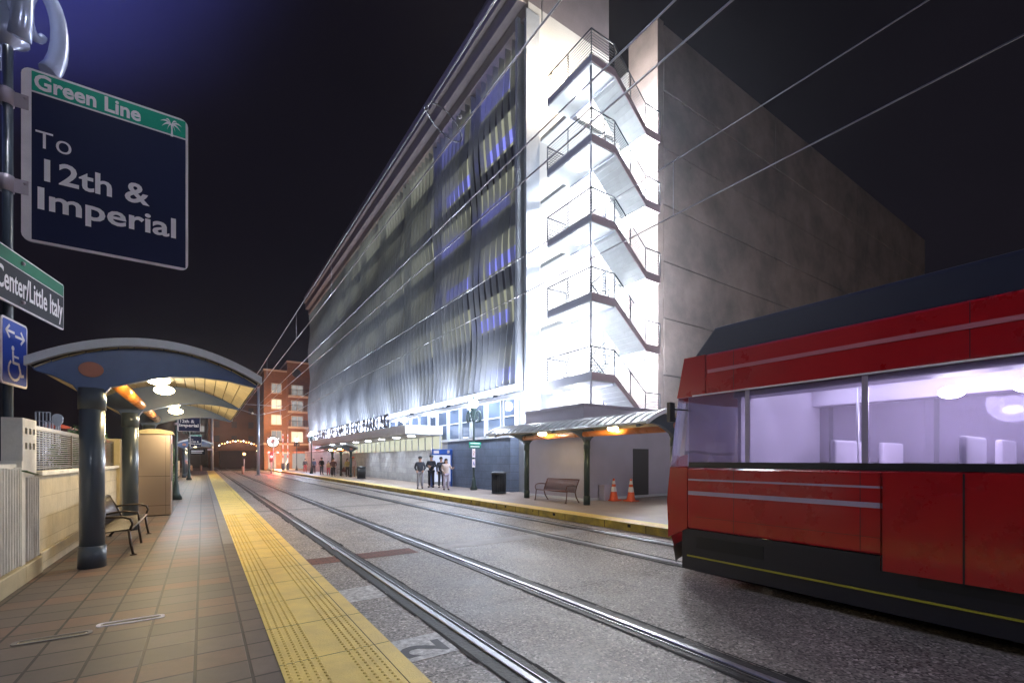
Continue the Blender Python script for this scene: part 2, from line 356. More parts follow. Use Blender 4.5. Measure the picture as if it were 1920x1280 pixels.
def dup(root, loc, rz=None, label=None, group=None):
    c = copy_tree(root); c.location = loc
    if rz is not None: c.rotation_euler = (0, 0, rz)
    if label: c['label'] = label
    if group: c['group'] = group
    return c
def lamp(name, loc, energy, color=(1, 1, 1), size=.1, kind='POINT', parent=None, rot=None, spot=None, blend=.5):
    d = bpy.data.lights.new(name, kind); d.energy = energy; d.color = color
    if kind in ('POINT', 'SPOT'): d.shadow_soft_size = size
    if kind == 'AREA': d.size = size
    if kind == 'SPOT': d.spot_size = R(spot or 120); d.spot_blend = blend
    o = bpy.data.objects.new(name, d); COL.objects.link(o); o.location = loc
    if rot: o.rotation_euler = rot
    if parent is not None: o.parent = parent
    return o
try:
    FONT = bpy.data.fonts.load(bpy.utils.system_resource('DATAFILES') + '/fonts/Inter.woff2')   # a font that ships with Blender
except Exception:
    FONT = None
def text(name, body, size, m, parent, mtx, bold=0, align='LEFT', sx=1, ext=.002, spacing=1, res=3, fit=None):
    """lettering as a mesh part; mtx places the text plane"""
    c = bpy.data.curves.new(name, 'FONT'); c.body = body; c.size = size; c.offset = bold; c.extrude = ext; c.align_x = align
    c.space_character = spacing; c.resolution_u = res
    if FONT and not bold: c.font = FONT
    t = bpy.data.objects.new(name + '_tmp', c); COL.objects.link(t)
    bpy.context.view_layer.update()
    me = bpy.data.meshes.new_from_object(t.evaluated_get(bpy.context.evaluated_depsgraph_get()))
    bpy.data.objects.remove(t); bpy.data.curves.remove(c)
    if fit:
        xs_ = [v.co.x for v in me.vertices]; sx = fit / (max(xs_) - min(xs_))
    me.transform(Matrix.Diagonal((sx, 1, 1, 1))); me.transform(mtx)
    me.materials.clear(); me.materials.append(P[m])
    o = bpy.data.objects.new(name, me); COL.objects.link(o); o.parent = parent
    return o
def basis(o, ex, ey):
    ex = Vector(ex).normalized(); ey = Vector(ey).normalized(); ez = ex.cross(ey)
    return Matrix(((ex.x, ey.x, ez.x, o[0]), (ex.y, ey.y, ez.y, o[1]), (ex.z, ey.z, ez.z, o[2]), (0, 0, 0, 1)))
def faceS(x, y, z): return basis((x, y, z), (1, 0, 0), (0, 0, 1))      # reads from -Y side
def faceE(x, y, z): return basis((x, y, z), (0, 1, 0), (0, 0, 1))      # faces +X
def faceW(x, y, z): return basis((x, y, z), (0, -1, 0), (0, 0, 1))     # faces -X
def rrect(w, h, r, n=4):
    pts = []
    for cx, cy, a0 in ((w - r, h - r, 0), (r, h - r, 90), (r, r, 180), (w - r, r, 270)):
        for k in range(n + 1):
            a = R(a0 + 90 * k / n); pts.append((cx + r * math.cos(a), cy + r * math.sin(a)))
    return pts
def plate(mb, pts, mtx, t0, t1):
    n = len(pts); vs = [mtx @ Vector((u, v, t0)) for u, v in pts] + [mtx @ Vector((u, v, t1)) for u, v in pts]
    mb.add(vs, [tuple(range(n))[::-1], tuple(range(n, 2 * n))] + [(i, (i + 1) % n, n + (i + 1) % n, n + i) for i in range(n)])

# ================================================================ ground
YE = 80
m = MB(); m.quad((-350, -120, -.012), (420, -120, -.012), (420, 500, -.012), (-350, 500, -.012)); struct(m.build('ground', 'asphalt'))
m = MB(); m.quad((1.38, -25, 0), (9.10, -25, 0), (9.10, YE + 6, 0), (1.38, YE + 6, 0)); struct(m.build('trackbed', 'aggregate'))
m = MB(); m.box(-2.25, 1.30, -25, YE, -.01, .2); struct(m.build('platform_paving', 'paver'))
m = MB(); m.box(1.30, 1.396, -25, YE, -.01, .196); struct(m.build('platform_kerb', 'tactile'), )
m = MB(); m.box(9.094, 80, -40, YE + 8, -.01, .2); struct(m.build('right_platform_paving', 'plat'))
m = MB((-8, 0, 0)); m.box(-40, -2.25, -25, 140, -.01, .06); struct(m.build('street', 'asphalt'))
# bluish strip beside the tactile strip
m = MB(); m.quad((.33, 10.5, .204), (.505, 10.5, .204), (.505, YE, .204), (.33, YE, .204)); struct(m.build('paving_strip', 'conc'))
def tactile(x0, x1, y0, y1, dome_to, cols, z=.2):
    m = MB(); m.box(x0, x1, y0, y1, z - .02, z + .006)
    m.m = 0
    k = 0; y = max(y0, 1.2)
    while y < dome_to:
        for x in cols:
            r = .017; h = .008; zz = z + .006; n = 6
            a = [(x + r * math.cos(q * math.pi / 3), y + r * math.sin(q * math.pi / 3), zz) for q in range(n)]
            b = [(x + r * .5 * math.cos(q * math.pi / 3), y + r * .5 * math.sin(q * math.pi / 3), zz + h) for q in range(n)]
            m.add(a + b, [(q, (q + 1) % n, n + (q + 1) % n, n + q) for q in range(n)] + [tuple(range(n, 2 * n))])
        y += .06
    return m
m = tactile(.505, 1.396, -25, YE, 16, [.545, .605, .665, .725, .785, 1.03, 1.09, 1.15, 1.21])
o = struct(m.build('tactile_strip', 'tactile'))
m = MB()
y = 1.28
while y < 30: m.box(.505, 1.396, y, y + .004, .204, .2072); y += .92
m.box(1.255, 1.261, 1.2, 40, .204, .2075)
struct(m.build('tactile_strip_joint', 'crack'))
m = tactile(9.094, 9.70, -25, YE + 4, -99, []); struct(m.build('tactile_strip', 'tactile'))
m = MB(); m.box(9.086, 9.094, -25, YE + 4, -.008, .206); struct(m.build('kerb_face', 'curb'))
m = MB()
for i in range(60):
    yy = 5 + i * 1.35 + random.uniform(-.2, .2)
    m.box(9.0845, 9.0862, yy, yy + .02, .01, .19)
    if random.random() < .6:
        y2 = yy + random.uniform(.2, .9); m.box(9.0845, 9.0862, y2, y2 + random.uniform(.03, .12), random.uniform(.09, .14), .17)
struct(m.build('kerb_face_marks', 'crack'))
# crossing bands, paint, cracks, utility covers
m = MB(); m.quad((1.40, 8.55, .004), (3.55, 8.55, .004), (3.55, 9.1, .004), (1.40, 9.1, .004)); struct(m.build('brick_crossing_band', 'redbrick'))
m = MB(); m.quad((4.15, 8.6, .004), (9.0, 8.6, .004), (9.0, 9.1, .004), (4.15, 9.1, .004)); struct(m.build('concrete_crossing_band', 'paleband'))
m = MB()
for ya in (18.2, 30, 44): m.quad((1.4, ya, .004), (9.0, ya, .004), (9.0, ya + .5, .004), (1.4, ya + .5, .004))
struct(m.build('concrete_crossing_band', 'conc'))
m = MB(); m.quad((1.43, 3.95, .004), (2.08, 3.95, .004), (2.08, 4.5, .004), (1.43, 4.5, .004)); mk = struct(m.build('painted_road_marking', 'wpaint'))
text('painted_numeral', '2', .62, 'darkpaint', mk, basis((1.98, 4.02, .0055), (0, 1, 0), (-1, 0, 0)), bold=.012, ext=.0008)
m = MB(); m.quad((1.5, 6.05, .004), (2.1, 6.05, .004), (2.1, 6.7, .004), (1.5, 6.7, .004)); struct(m.build('painted_road_marking', 'wpaint'))
def crack(pts, wd=.012):
    m = MB()
    P2 = []
    for (a, b) in zip(pts[:-1], pts[1:]):
        for k in range(10):
            t = k / 10; P2.append((a[0] + (b[0] - a[0]) * t + random.uniform(-.018, .018), a[1] + (b[1] - a[1]) * t + random.uniform(-.018, .018)))
    for p, q in zip(P2[:-1], P2[1:]):
        d = Vector((q[0] - p[0], q[1] - p[1])); n = Vector((-d.y, d.x)).normalized() * wd * random.uniform(.5, 1.2) * .5
        m.quad((p[0] - n.x, p[1] - n.y, .0045), (q[0] - n.x, q[1] - n.y, .0045), (q[0] + n.x, q[1] + n.y, .0045), (p[0] + n.x, p[1] + n.y, .0045))
    struct(m.build('pavement_crack', 'crack'))
crack([(2.5, 4.95), (3.7, 4.95)]); crack([(4.2, 4.95), (6.7, 4.95)], .008); crack([(2.5, 11.6), (3.7, 11.6)]); crack([(4.2, 14), (6.8, 14)])
crack([(1.4, 3.6), (2.1, 3.62)]); crack([(1.4, 13.5), (9, 13.5)], .02); crack([(1.4, 24), (9, 24)], .03)
# rails
def track(xa, xb):
    for x, s in ((xa, 1), (xb, -1)):
        m = MB()
        m.box(x - .17, x + .17, -25, YE + 30, -.005, .006)
        struct(m.build('rail_flangeway', 'groove'))
        m = MB()
        pts = [(x - .036, 0), (x - .036, .016), (x - .028, .022), (x + .028, .022), (x + .036, .016), (x + .036, 0)]
        m.prism(pts, -25, YE + 30, 'y'); m.box(x + s * .075, x + s * .088, -25, YE + 30, 0, .014)
        struct(m.build('rail', 'rail'))
track(2.27, 3.92); track(6.96, 8.40)
m = MB()
for sx in (2.09, 2.46, 3.73, 4.12, 6.76, 7.15, 8.2, 8.6):
    y = 1.0
    while y < 26:
        L = random.uniform(.2, .7); wd = random.uniform(.01, .05)
        m.quad((sx - wd, y, .0052), (sx + wd * .6, y, .0052), (sx + wd * random.uniform(.2, 1.2), y + L, .0052), (sx - wd * random.uniform(.2, 1.2), y + L, .0052)); y += L
struct(m.build('rubber_edge_debris', 'crack'))
for (x, y, fr) in ((-.60, 6.03, 'signwhite'), (-1.14, 5.85, 'conc')):
    t = thing('drain_cover', ('long slot cover with a bright white rim set in the paving' if fr == 'signwhite' else 'dull grated slot cover flush in the paving, nearer the block wall'), 'drain cover', (x, y, .2))
    m = MB(); pts = [(a - .27, b - .065) for a, b in rrect(.54, .13, .05)]
    n = len(pts); inn = [(a * .88, b * .6) for a, b in pts]
    m.add([(a, b, .008) for a, b in pts] + [(a, b, .008) for a, b in inn] + [(a, b, -.01) for a, b in pts] + [(a, b, .002) for a, b in inn],
          [(i, (i + 1) % n, n + (i + 1) % n, n + i) for i in range(n)] + [(i, (i + 1) % n, 2 * n + (i + 1) % n, 2 * n + i) for i in range(n)] + [(n + i, n + (i + 1) % n, 3 * n + (i + 1) % n, 3 * n + i) for i in range(n)])
    m.build('rim', fr, t)
    m = MB(); m.box(-.23, .23, -.042, .042, .0, .003); m.build('plate', 'tan', t)
    m = MB()
    for k in range(3): m.box(-.22, .22, -.03 + k * .025, -.025 + k * .025, .003, .005)
    m.build('grate', 'crack', t)

# ================================================================ shelters
def arc(xa, xb, zt, za, n=24):
    out = []
    for i in range(n + 1):
        t = i / n; u = 2 * t - 1; out.append((xa + (xb - xa) * t, zt + (za - zt) * (1 - u * u)))
    return out
def shelter(label, loc, s, wr, wl, zt, za, ys, y0, y1, group, mats=('bluepaint', 'bluebeam'), lit=True, pr=.15, lamps=None):
    """s=+1: long arm towards +x. local origin at the first pillar"""
    t = thing('platform_shelter', label, 'shelter', loc, group=group)
    X = lambda x: s * x
    dz = zt - 2.97
    for i, y in enumerate(ys):
        m = MB(); top = 2.72 + dz
        m.cyl(0, y, 0, top, pr, 28); m.cyl(0, y, 0, .33, pr * 1.12, 28); m.cyl(0, y, top - .32, top, pr * 1.1, 28)
        m.build('post', mats[0], t)
        m = MB()
        A = arc(-wl, wr, zt, za, 28)
        bot = [(wr - .02, zt - .06), (wr * .8, zt + .03), (wr * .6, zt + .055), (wr * .42, zt + .01), (wr * .28, zt - .08), (pr + .07, zt - .21), (pr, zt - .32), (-pr, zt - .32), (-pr - .06, zt - .22), (-wl * .66, zt - .1), (-wl + .02, zt - .04)]
        m.prism([(X(a), b) for a, b in A + bot], y - .07, y + .07)
        bm_ = m.build('beam', mats[1], t, bevel=.012)
        if i == 0:
            m = MB(); n = 24
            pts = [(.145 * math.cos(2 * math.pi * k / n), zt + .03 + .115 * math.sin(2 * math.pi * k / n)) for k in range(n)]
            m.prism(pts, y - .095, y - .07); m.build('disc', 'terracotta', t, bevel=.006)
    # roof sheet
    m = MB(); A = arc(-wl - .02, wr + .03, zt + .02, za + .02, 24); B = [(a, b + .055) for a, b in A]
    m.prism([(X(a), b) for a, b in A + B[::-1]], y0, y1); rf = m.build('roof', 'roofmetal', t)
    m = MB(); A2 = arc(-wl - .05, wr + .06, zt + .0, za + .0, 24); B2 = [(a, b + .125) for a, b in A2]
    for ya, yb in ((y0 - .09, y0), (y1, y1 + .09)): m = MB(); m.prism([(X(a), b) for a, b in A2 + B2[::-1]], ya, yb); m.build('end_trim', 'trimwhite', rf)
    m = MB(); y = y0 + .25
    while y < y1 - .1:
        C = [(a, b + .035) for a, b in B]; m.prism([(X(a), b) for a, b in B + C[::-1]], y, y + .025); y += .33
    m.build('standing_seam', 'roofmetal', rf)
    # boarded ceiling, boards run along the platform
    m = MB(); A = arc(-wl + .02, wr - .02, zt, za, 15)
    for (a, za_), (b, zb_) in zip(A[:-1], A[1:]):
        g = .008
        m.add([(X(a + g), y0 + .02, za_ - .012), (X(b - g), y0 + .02, zb_ - .012), (X(b - g), y1 - .02, zb_ - .012), (X(a + g), y1 - .02, za_ - .012),
               (X(a + g), y0 + .02, za_ + .008), (X(b - g), y0 + .02, zb_ + .008), (X(b - g), y1 - .02, zb_ + .008), (X(a + g), y1 - .02, za_ + .008)],
              [(0, 1, 2, 3), (0, 1, 5, 4), (1, 2, 6, 5), (2, 3, 7, 6), (3, 0, 4, 7)])
    m.build('ceiling', 'tan', t)
    m = MB(); A = arc(-wl, wr, zt + .012, za + .012, 15)
    m.prism([(X(a), b) for a, b in A + [(a, b + .006) for a, b in A[::-1]]], y0 + .01, y1 - .01); m.build('ceiling_backing', 'darkjoint', t)
    # orange tube through the beams
    m = MB(); m.tube([(X(.20), ys[0] + .07, zt - .06), (X(.20), ys[-1] - .07, zt - .06)], .10, 20); m.build('pipe', 'orange', t)
    if lit:
        for yy in (lamps or [.5, 1.9, ys[1] + .15, ys[1] + 2.2]):
            m = MB(); xx = X(wr * .35); m.ball(xx, yy, zt + .03, .17, 1, 1.1, .5, 16, 8); lm = m.build('lamp', 'warm', t)
            lamp('shelter_light', (xx, yy, zt - .12), lit, (1, .80, .45), .08, 'POINT', t)
    return t
G1 = 'barrel-roofed platform shelters'
shL = shelter('dark blue barrel-roofed shelter with lit tan ceiling beside the cream block wall', (-1.4, 9.4, .2), 1, 2.21, .64, 2.97, 3.42, [0, 4.45, 9.0], -.12, 9.4, G1, lit=34)
dup(shL, (-1.4, 51.4, .2), label='small far barrel-roofed shelter on the near platform behind the destination signs')
shR = shelter('grey ribbed barrel-roofed shelter over a maroon bench beside the stair tower', (11.5, 8.5, .2), -1, 1.6, .5, 2.6, 2.96, [0, 3.7, 7.4], -.35, 7.95, G1, mats=('greenpost', 'bluepaint'), lit=14, pr=.11, lamps=[1.9, 5.6])
dup(shR, (11.5, 44.0, .2), label='barrel-roofed shelter over a crowd of waiting people under the long canopy')

# ================================================================ benches
def bench(label, loc, rz, L, m_, group):
    """seat faces local +x, length along y"""
    t = thing('bench', label, 'bench', loc, rz, group)
    m = MB(); n = int(L / .055)
    for k in range(n):
        y = -L / 2 + .04 + k * (L - .08) / (n - 1)
        m.tube([(.50, y, .44), (.12, y, .40), (.07, y, .43)], .013, 5)
    m.tube([(.52, -L / 2, .43), (.52, L / 2, .43)], .022, 8); m.tube([(.08, -L / 2, .41), (.08, L / 2, .41)], .02, 8); m.build('seat', m_, t)
    m = MB()
    for k in range(n):
        y = -L / 2 + .04 + k * (L - .08) / (n - 1); m.tube([(.07, y, .43), (.0, y, .62), (-.10, y, .86)], .013, 5)
    m.tube([(-.11, -L / 2, .87), (-.11, L / 2, .87)], .022, 8); m.build('backrest', m_, t)
    for y in (-L / 2, L / 2):
        m = MB(); m.tube([(-.10, y, .86), (.02, y, .62), (.10, y, .40), (.04, y, .2), (-.10, y, .0)], .022, 8); m.cyl(-.10, y, 0, .015, .05, 10); m.build('leg', m_, t)
        m = MB(); m.tube([(.50, y, .43), (.52, y, .22), (.56, y, .0)], .02, 8); m.cyl(.56, y, 0, .015, .05, 10); m.build('leg', m_, t)
        m = MB(); m.tube([(.0, y, .64), (.2, y, .66), (.42, y, .66), (.52, y, .62), (.55, y, .54), (.52, y, .44)], .019, 8); m.build('armrest', m_, t)
    if L > 2.4:
        m = MB(); m.tube([(.03, 0, .60), (.3, 0, .64), (.5, 0, .60), (.52, 0, .44)], .018, 8); m.build('armrest', m_, t)
        m = MB(); m.tube([(.5, 0, .42), (.55, 0, .0)], .02, 8); m.build('leg', m_, t)
    return t
G2 = 'slatted metal benches'
bench('dark bronze slatted bench behind the nearest shelter post, backed by the block wall', (-1.55, 11.55, .2), 0, 2.7, 'bronze', G2)
bb = bench('maroon slatted bench between the posts of the ribbed grey shelter', (11.75, 13.95, .2), R(180), 1.9, 'redbench', G2)
dup(bb, (11.85, 47.6, .2), label='small far slatted bench among the people under the distant shelter')

# ================================================================ near wall, fence, pillar, vegetation
t = thing('block_wall', 'cream concrete block wall with a flat cap along the near platform', 'wall', (-2.1, 9.4, 0))
m = MB((-2.1, 9.4, 0)); m.box(-2.17, -2.0, 9.38, 16.85, .15, 1.60); m.build('wall_face', 'blockwall', t)
m = MB((-2.1, 9.4, 0)); m.box(-2.21, -1.94, 9.40, 16.85, 1.60, 1.67); m.build('cap', 'white', t, bevel=.01)
m = MB((-2.1, 9.4, 0)); m.box(-1.998, -1.955, 9.40, 16.85, .2, .48); m.build('plinth', 'blockwall', t, bevel=.012)
t = thing('steel_fence', 'brown louvred steel fence panel on top of the cream block wall', 'fence', (-2.1, 9.4, 1.67))
m = MB((-2.1, 9.4, 1.67)); z = 1.73
while z < 2.28: m.box(-2.10, -2.075, 9.46, 16.82, z, z + .017); z += .036
m.build('slat', 'mesh', t)
m = MB((-2.1, 9.4, 1.67)); m.box(-2.12, -2.06, 9.42, 16.85, 2.29, 2.345); m.box(-2.12, -2.06, 9.42, 16.85, 1.695, 1.72); m.build('rail', 'mesh', t)
for yy in (9.42, 11.9, 14.4, 16.80):
    m = MB((-2.1, 9.4, 1.67)); m.box(-2.12, -2.06, yy, yy + .05, 1.67, 2.29); m.build('post', 'mesh', t)
m = MB((-2.1, 17.1, .2)); m.box(-2.25, -1.93, 16.86, 17.5, .2, 2.42); tag(m.build('wall_pier', 'cream', bevel=.012), 'yellow rendered pier closing the end of the louvred fence', 'pier')
m = MB((-2.1, 24, .2)); m.box(-2.2, -2.0, 17.5, 60, .2, 1.7); tag(m.build('garden_wall', 'blockwall'), 'low cream wall running on behind the ticket machine', 'wall')
# ridged white pillar with square holes
t = thing('ridged_pillar', 'ridged white pillar with rows of small square holes at the wall end', 'pillar', (-2.1, 8.9, .2))
o_ = (-2.1, 8.9, .2)
m = MB(o_)
zs = [1.63, 1.74, 1.84, 1.95, 2.05, 2.16, 2.24, 2.40]  # rows: solid,hole,...
ysl = [8.76, 8.86, 8.96, 9.04, 9.14, 9.21, 9.31, 9.375]
def ok(i, j): return (i in (3, 5)) and j in (1, 3, 5)
zz = [1.62, 1.78, 1.86, 1.98, 2.07, 2.19, 2.27, 2.40]
for i in range(len(zz) - 1):
    for j in range(len(ysl) - 1):
        hole = i in (3, 5) and j in (1, 3, 5)
        x1 = -2.0 if not hole else -2.12
        m.box(-2.2, x1, ysl[j], ysl[j + 1], zz[i], zz[i + 1])
m.box(-2.2, -2.02, 8.76, 9.375, .2, 1.62)
m.build('upper_block', 'white', t)
m = MB(o_); y = 8.78; k = 0
while y < 9.36: m.prism([(-2.02, y), (-1.955, y + .03), (-1.955, y + .06), (-2.02, y + .085)], .46, 1.60 - .015 * (k % 2), 'z'); y += .098; k += 1
m.build('rib', 'white', t, bevel=.008)
m = MB(o_); m.box(-2.2, -1.93, 8.6, 9.38, .2, .44); m.build('plinth', 'cream', t, bevel=.015)
t = thing('ridged_wall', 'low ridged white wall standing before the taller holed pillar', 'wall', (-2.1, 7.5, .2))
o_ = (-2.1, 7.5, .2)
m = MB(o_); m.box(-2.2, -2.02, 5.2, 8.60, .2, 1.78); m.box(-2.2, -1.97, 8.60, 8.75, .2, 1.82); m.build('wall_face', 'white', t)
m = MB(o_); y = 5.25
while y < 8.5: m.prism([(-2.02, y), (-1.96, y + .03), (-1.96, y + .06), (-2.02, y + .085)], .46, 1.74 - random.uniform(0, .03), 'z'); y += .098
m.build('rib', 'white', t, bevel=.008)
m = MB(o_); m.box(-2.2, -1.93, 5.2, 8.6, .2, .44); m.build('plinth', 'cream', t, bevel=.015)
# far bits behind the wall
t = thing('garden_block', 'pale rendered block with plants on its ledge behind the white pillar', 'wall', (-3.6, 13, 0))
m = MB((-3.6, 13, 0)); m.box(-4.6, -3.2, 11.9, 12.2, 0, 3.25); m.box(-4.6, -3.6, 12.2, 12.5, 0, 3.0); m.build('wall_face', 'cream', t)
t = thing('signal_target', 'pale round-topped marker on a post above the louvred fence', 'marker', (-4.54, 24, 0))
o_ = (-4.54, 24, 0)
m = MB(o_); m.cyl(-4.54, 24, 0, 3.2, .035, 10); m.build('post', 'grey', t)
m = MB(o_); pts = [(-4.54 + .15 * math.cos(R(a)), 3.42 + .14 * math.sin(R(a))) for a in range(0, 181, 15)] + [(-4.69, 3.25), (-4.6, 3.1), (-4.48, 3.1), (-4.39, 3.25)]
m.prism(pts, 23.9, 23.95); m.build('disc', 'grey', t)
def lattice(loc, w_, h_, lab):
    t = thing('scaffold_frame', lab, 'frame', loc)
    m = MB()
    for k in range(5): m.tube([(0 + k * w_ / 4, 0, 0), (k * w_ / 4, 0, h_)], .03, 5)
    m.build('upright', 'grey', t)
    m = MB()
    for k in range(6): m.tube([(0, 0, h_ * (.5 + k * .1)), (w_, 0, h_ * (.5 + k * .1))], .025, 5)
    m.build('crossbar', 'grey', t)
lattice((-6.0, 28, 0), .45, 3.9, 'taller dim scaffold frame far behind the louvred fence')
lattice((-5.5, 27, 0), .45, 3.45, 'lower pale scaffold frame far behind the louvred fence')
t = thing('red_shed', 'low red-roofed shed seen over the louvred fence', 'shed', (-7.4, 40, 0)); o_ = (-7.4, 40, 0)
m = MB(o_); m.box(-7.9, -6.9, 39, 41, 0, 3.75); m.build('wall', 'darkbld', t)
m = MB(o_); m.prism([(-8.0, 3.75), (-6.8, 3.75), (-6.8, 3.85), (-7.2, 4.0), (-8.0, 3.98)], 38.8, 41.2); m.build('roof', 'terracotta', t)
lamp('shed_light', (-7.2, 37.5, 3.8), 25, (1, .25, .12), .1)

def foliage(mb, c, r, n, size=.06):
    for _ in range(n):
        while True:
            p = Vector((random.uniform(-1, 1), random.uniform(-1, 1), random.uniform(-1, 1)))
            if .35 < p.length < 1: break
        if noise.noise(p * 2.3 + Vector(c)) < -.18: continue
        p = Vector((p.x * r[0], p.y * r[1], p.z * r[2])) + Vector(c)
        d = Vector((random.uniform(-1, 1), random.uniform(-1, 1), random.uniform(-.4, .9))).normalized(); u = d.orthogonal().normalized()
        s = size * random.uniform(.6, 1.4)
        mb.quad(p - d * s, p + u * s * .35, p + d * s, p - u * s * .35)
def shrub(lab, loc, r, n, size, stems=4, group='shrubs along the near platform wall'):
    t = thing('shrub', lab, 'shrub', loc, group=group)
    m = MB(); foliage(m, (0, 0, r[2]), r, n, size); m.build('foliage', 'leaf', t)
    m = MB()
    for k in range(stems):
        a = random.uniform(0, 6.28); m.tube([(0, 0, 0), (r[0] * .5 * math.cos(a), r[1] * .5 * math.sin(a), r[2] * 1.3)], [.025, .01], 5)
    m.build('stem', 'stem', t)
shrub('dark leafy bush rising behind the fence beside the yellow pier', (-3.0, 19.5, 0), (.9, 1.6, 1.5), 2600, .09)
shrub('small plant with yellowish leaves on the ledge behind the white pillar', (-3.4, 11.75, 2.55), (.3, .2, .25), 260, .05)
shrub('climbing shrub beside the stainless ticket cabinet', (-1.2, 24.5, .2), (.35, 1.2, 1.2), 1800, .07)
m = MB(); m.tube([(-1.99, 8.5, 1.70), (-1.95, 8.7, 1.69), (-1.93, 8.95, 1.64), (-1.94, 9.15, 1.62)], .006, 5)
for k in range(14):
    q = Vector((-1.95, 8.5 + k * .048, 1.69 - k * .005)); m.quad(q, q + Vector((.02, .02, .01)), q + Vector((.03, .05, .0)), q + Vector((-.005, .03, -.01)))
tag(m.build('vine', 'leaf'), 'thin green vine trailing across the white pillar', 'vine')

# ================================================================ ticket cabinet
t = thing('ticket_cabinet', 'stainless steel ticket machine cabinet at the end of the first shelter', 'ticket machine', (-1.15, 17.1, .2)); o_ = (-1.15, 17.1, .2)
m = MB(o_); m.box(-1.54, -.77, 16.8, 17.5, .22, 2.58); m.build('housing', 'stainless', t, bevel=.02)
m = MB(o_); m.prism([(-1.6, 2.58), (-.70, 2.58), (-.74, 2.66), (-1.0, 2.72), (-1.3, 2.72), (-1.56, 2.66)], 16.74, 17.56); m.build('top_cap', 'tan', t)
m = MB(o_); m.box(-.90, -.895, 16.795, 16.80, .25, 2.55); m.box(-1.52, -.79, 16.794, 16.80, 1.35, 1.36); m.box(-1.52, -.79, 16.794, 16.80, .5, .51); m.build('panel_seam', 'dark', t)
m = MB(o_); m.box(-.769, -.76, 16.9, 17.4, 1.2, 2.3); m.build('screen_panel', 'dark', t)
m = MB(o_); m.box(-1.5, -.8, 16.85, 17.45, .2, .22); m.build('base', 'dark', t)

# ================================================================ lamp posts & signs
def scroll(mb, z, s, a, hs=1):
    ca, sa = math.cos(a), math.sin(a); pts = []
    for i in range(22):
        t = i / 21; th = -1.2 + t * 6.5; rr = .28 * (1 - t * .72)
        u = .10 + .22 + math.cos(th) * rr * .75 - .05; v = math.sin(th) * rr
        pts.append((ca * u * s * hs, sa * u * s * hs, z + v * s * 1.25))
    mb.tube(pts, [max(.02, .06 * (1 - .6 * i / 21)) * s for i in range(22)], 8)
def lamp_post(label, loc, s, energy, matn='greenpost', sm='greenpost', group=None, color=(.86, .92, 1), r=.055, g='cool', hs=1, flare=True):
    t = thing('lamp_post', label, 'street lamp', loc, group=group)
    m = MB()
    if flare: m.cyl(0, 0, 0, .10 * s, .20 * s, 16); m.lathe(0, 0, [(.2 * s, .1 * s), (.13 * s, .25 * s), (.09 * s, .6 * s), (r, .8 * s), (r, 3.7 * s)], 16)
    else: m.cyl(0, 0, 0, 3.7 * s, r, 16)
    m.build('pole', matn, t)
    m = MB(); m.lathe(0, 0, [(r, 3.68 * s), (.11 * s, 3.74 * s), (.09 * s, 3.8 * s), (.10 * s, 4.2 * s), (.17 * s, 4.34 * s), (.17 * s, 4.40 * s), (.05, 4.42 * s)], 18); m.build('capital', sm, t)
    for k in range(4):
        m = MB(); scroll(m, 3.98 * s, s, k * math.pi / 2 + .5, hs); m.build('scroll', sm, t)
    m = MB(); m.ball(0, 0, 4.64 * s, .24 * s, 1, 1, 1.05, 20, 12); m.build('globe', g, t)
    m = MB(); m.lathe(0, 0, [(.1 * s, 4.85 * s), (.06 * s, 4.93 * s), (.015 * s, 5.05 * s), (0, 5.1 * s)], 12); m.build('finial', matn, t)
    for o in (0,):
        # light leaves the globe from just under and beside it
        lamp('lamp_light', (0, 0, 4.64 * s), energy, color, .24 * s + .01, 'POINT', t)
    return t
for gname in ('cool',): pass
GL = 'ornate globe lamp posts'
lp1 = lamp_post('ornate lamp post with glaring white globe in front of the slate wall', (12.1, 21.6, .2), 1.0, 1500, group=GL)
lp2 = dup(lp1, (11.9, 76.4, .2), label='far ornate lamp post with glaring globe before the orange brick flats')
lp5 = dup(lp1, (10.55, 57.6, .2), label='ornate lamp post added for the bright glow at the far end of the long lit canopy')  # extra post, added for the white glow at the canopy end
lp3 = dup(lp1, (-.9, 23.3, .2), label='ornate lamp post on the near platform carrying the second destination sign')
lp4 = dup(lp1, (-.9, 44.9, .2), label='ornate lamp post on the near platform carrying the farthest destination sign')
for q in (lp3, lp4):
    for ch in q.children:
        if ch.type == 'LIGHT': ch.data = ch.data.copy(); ch.data.energy = 6000
lpN = lamp_post('tall polished lamp post with scrolled capital holding the green-topped destination sign', (-2.27, 9.3, .2), 2.02, 5200, 'bluepaint', 'chrome', color=(.80, .84, 1), r=.055, hs=.6, flare=False)
lpS = lamp_post('added warm ornate lamp post, out of view, lighting the south wall of the garage', (36, 1, .2), 1.3, 6000, color=(1, .70, .56), group=GL, g='sodium')  # added pair, out of view, to brighten the south wall
dup(lpS, (60, 1, .2), label='farthest added warm ornate lamp post, out of view, lighting the south wall of the garage')
lpR = dup(lpN, (12.1, -4.0, .2), label='added tall polished lamp post, out of view on the far platform behind the tram', group='tall polished lamp posts')  # added, out of view: brightens stair, annex and south wall
lpB = dup(lpN, (-2.27, -9.5, .2), label='added tall polished lamp post, unseen on the near platform behind the viewer', group='tall polished lamp posts')  # added behind the camera to brighten road, signs and near platform
lpN['group'] = 'tall polished lamp posts'
for q, e in ((lpR, 26000), (lpB, 19000)):
    for ch in q.children:
        if ch.type == 'LIGHT': ch.data = ch.data.copy(); ch.data.energy = e

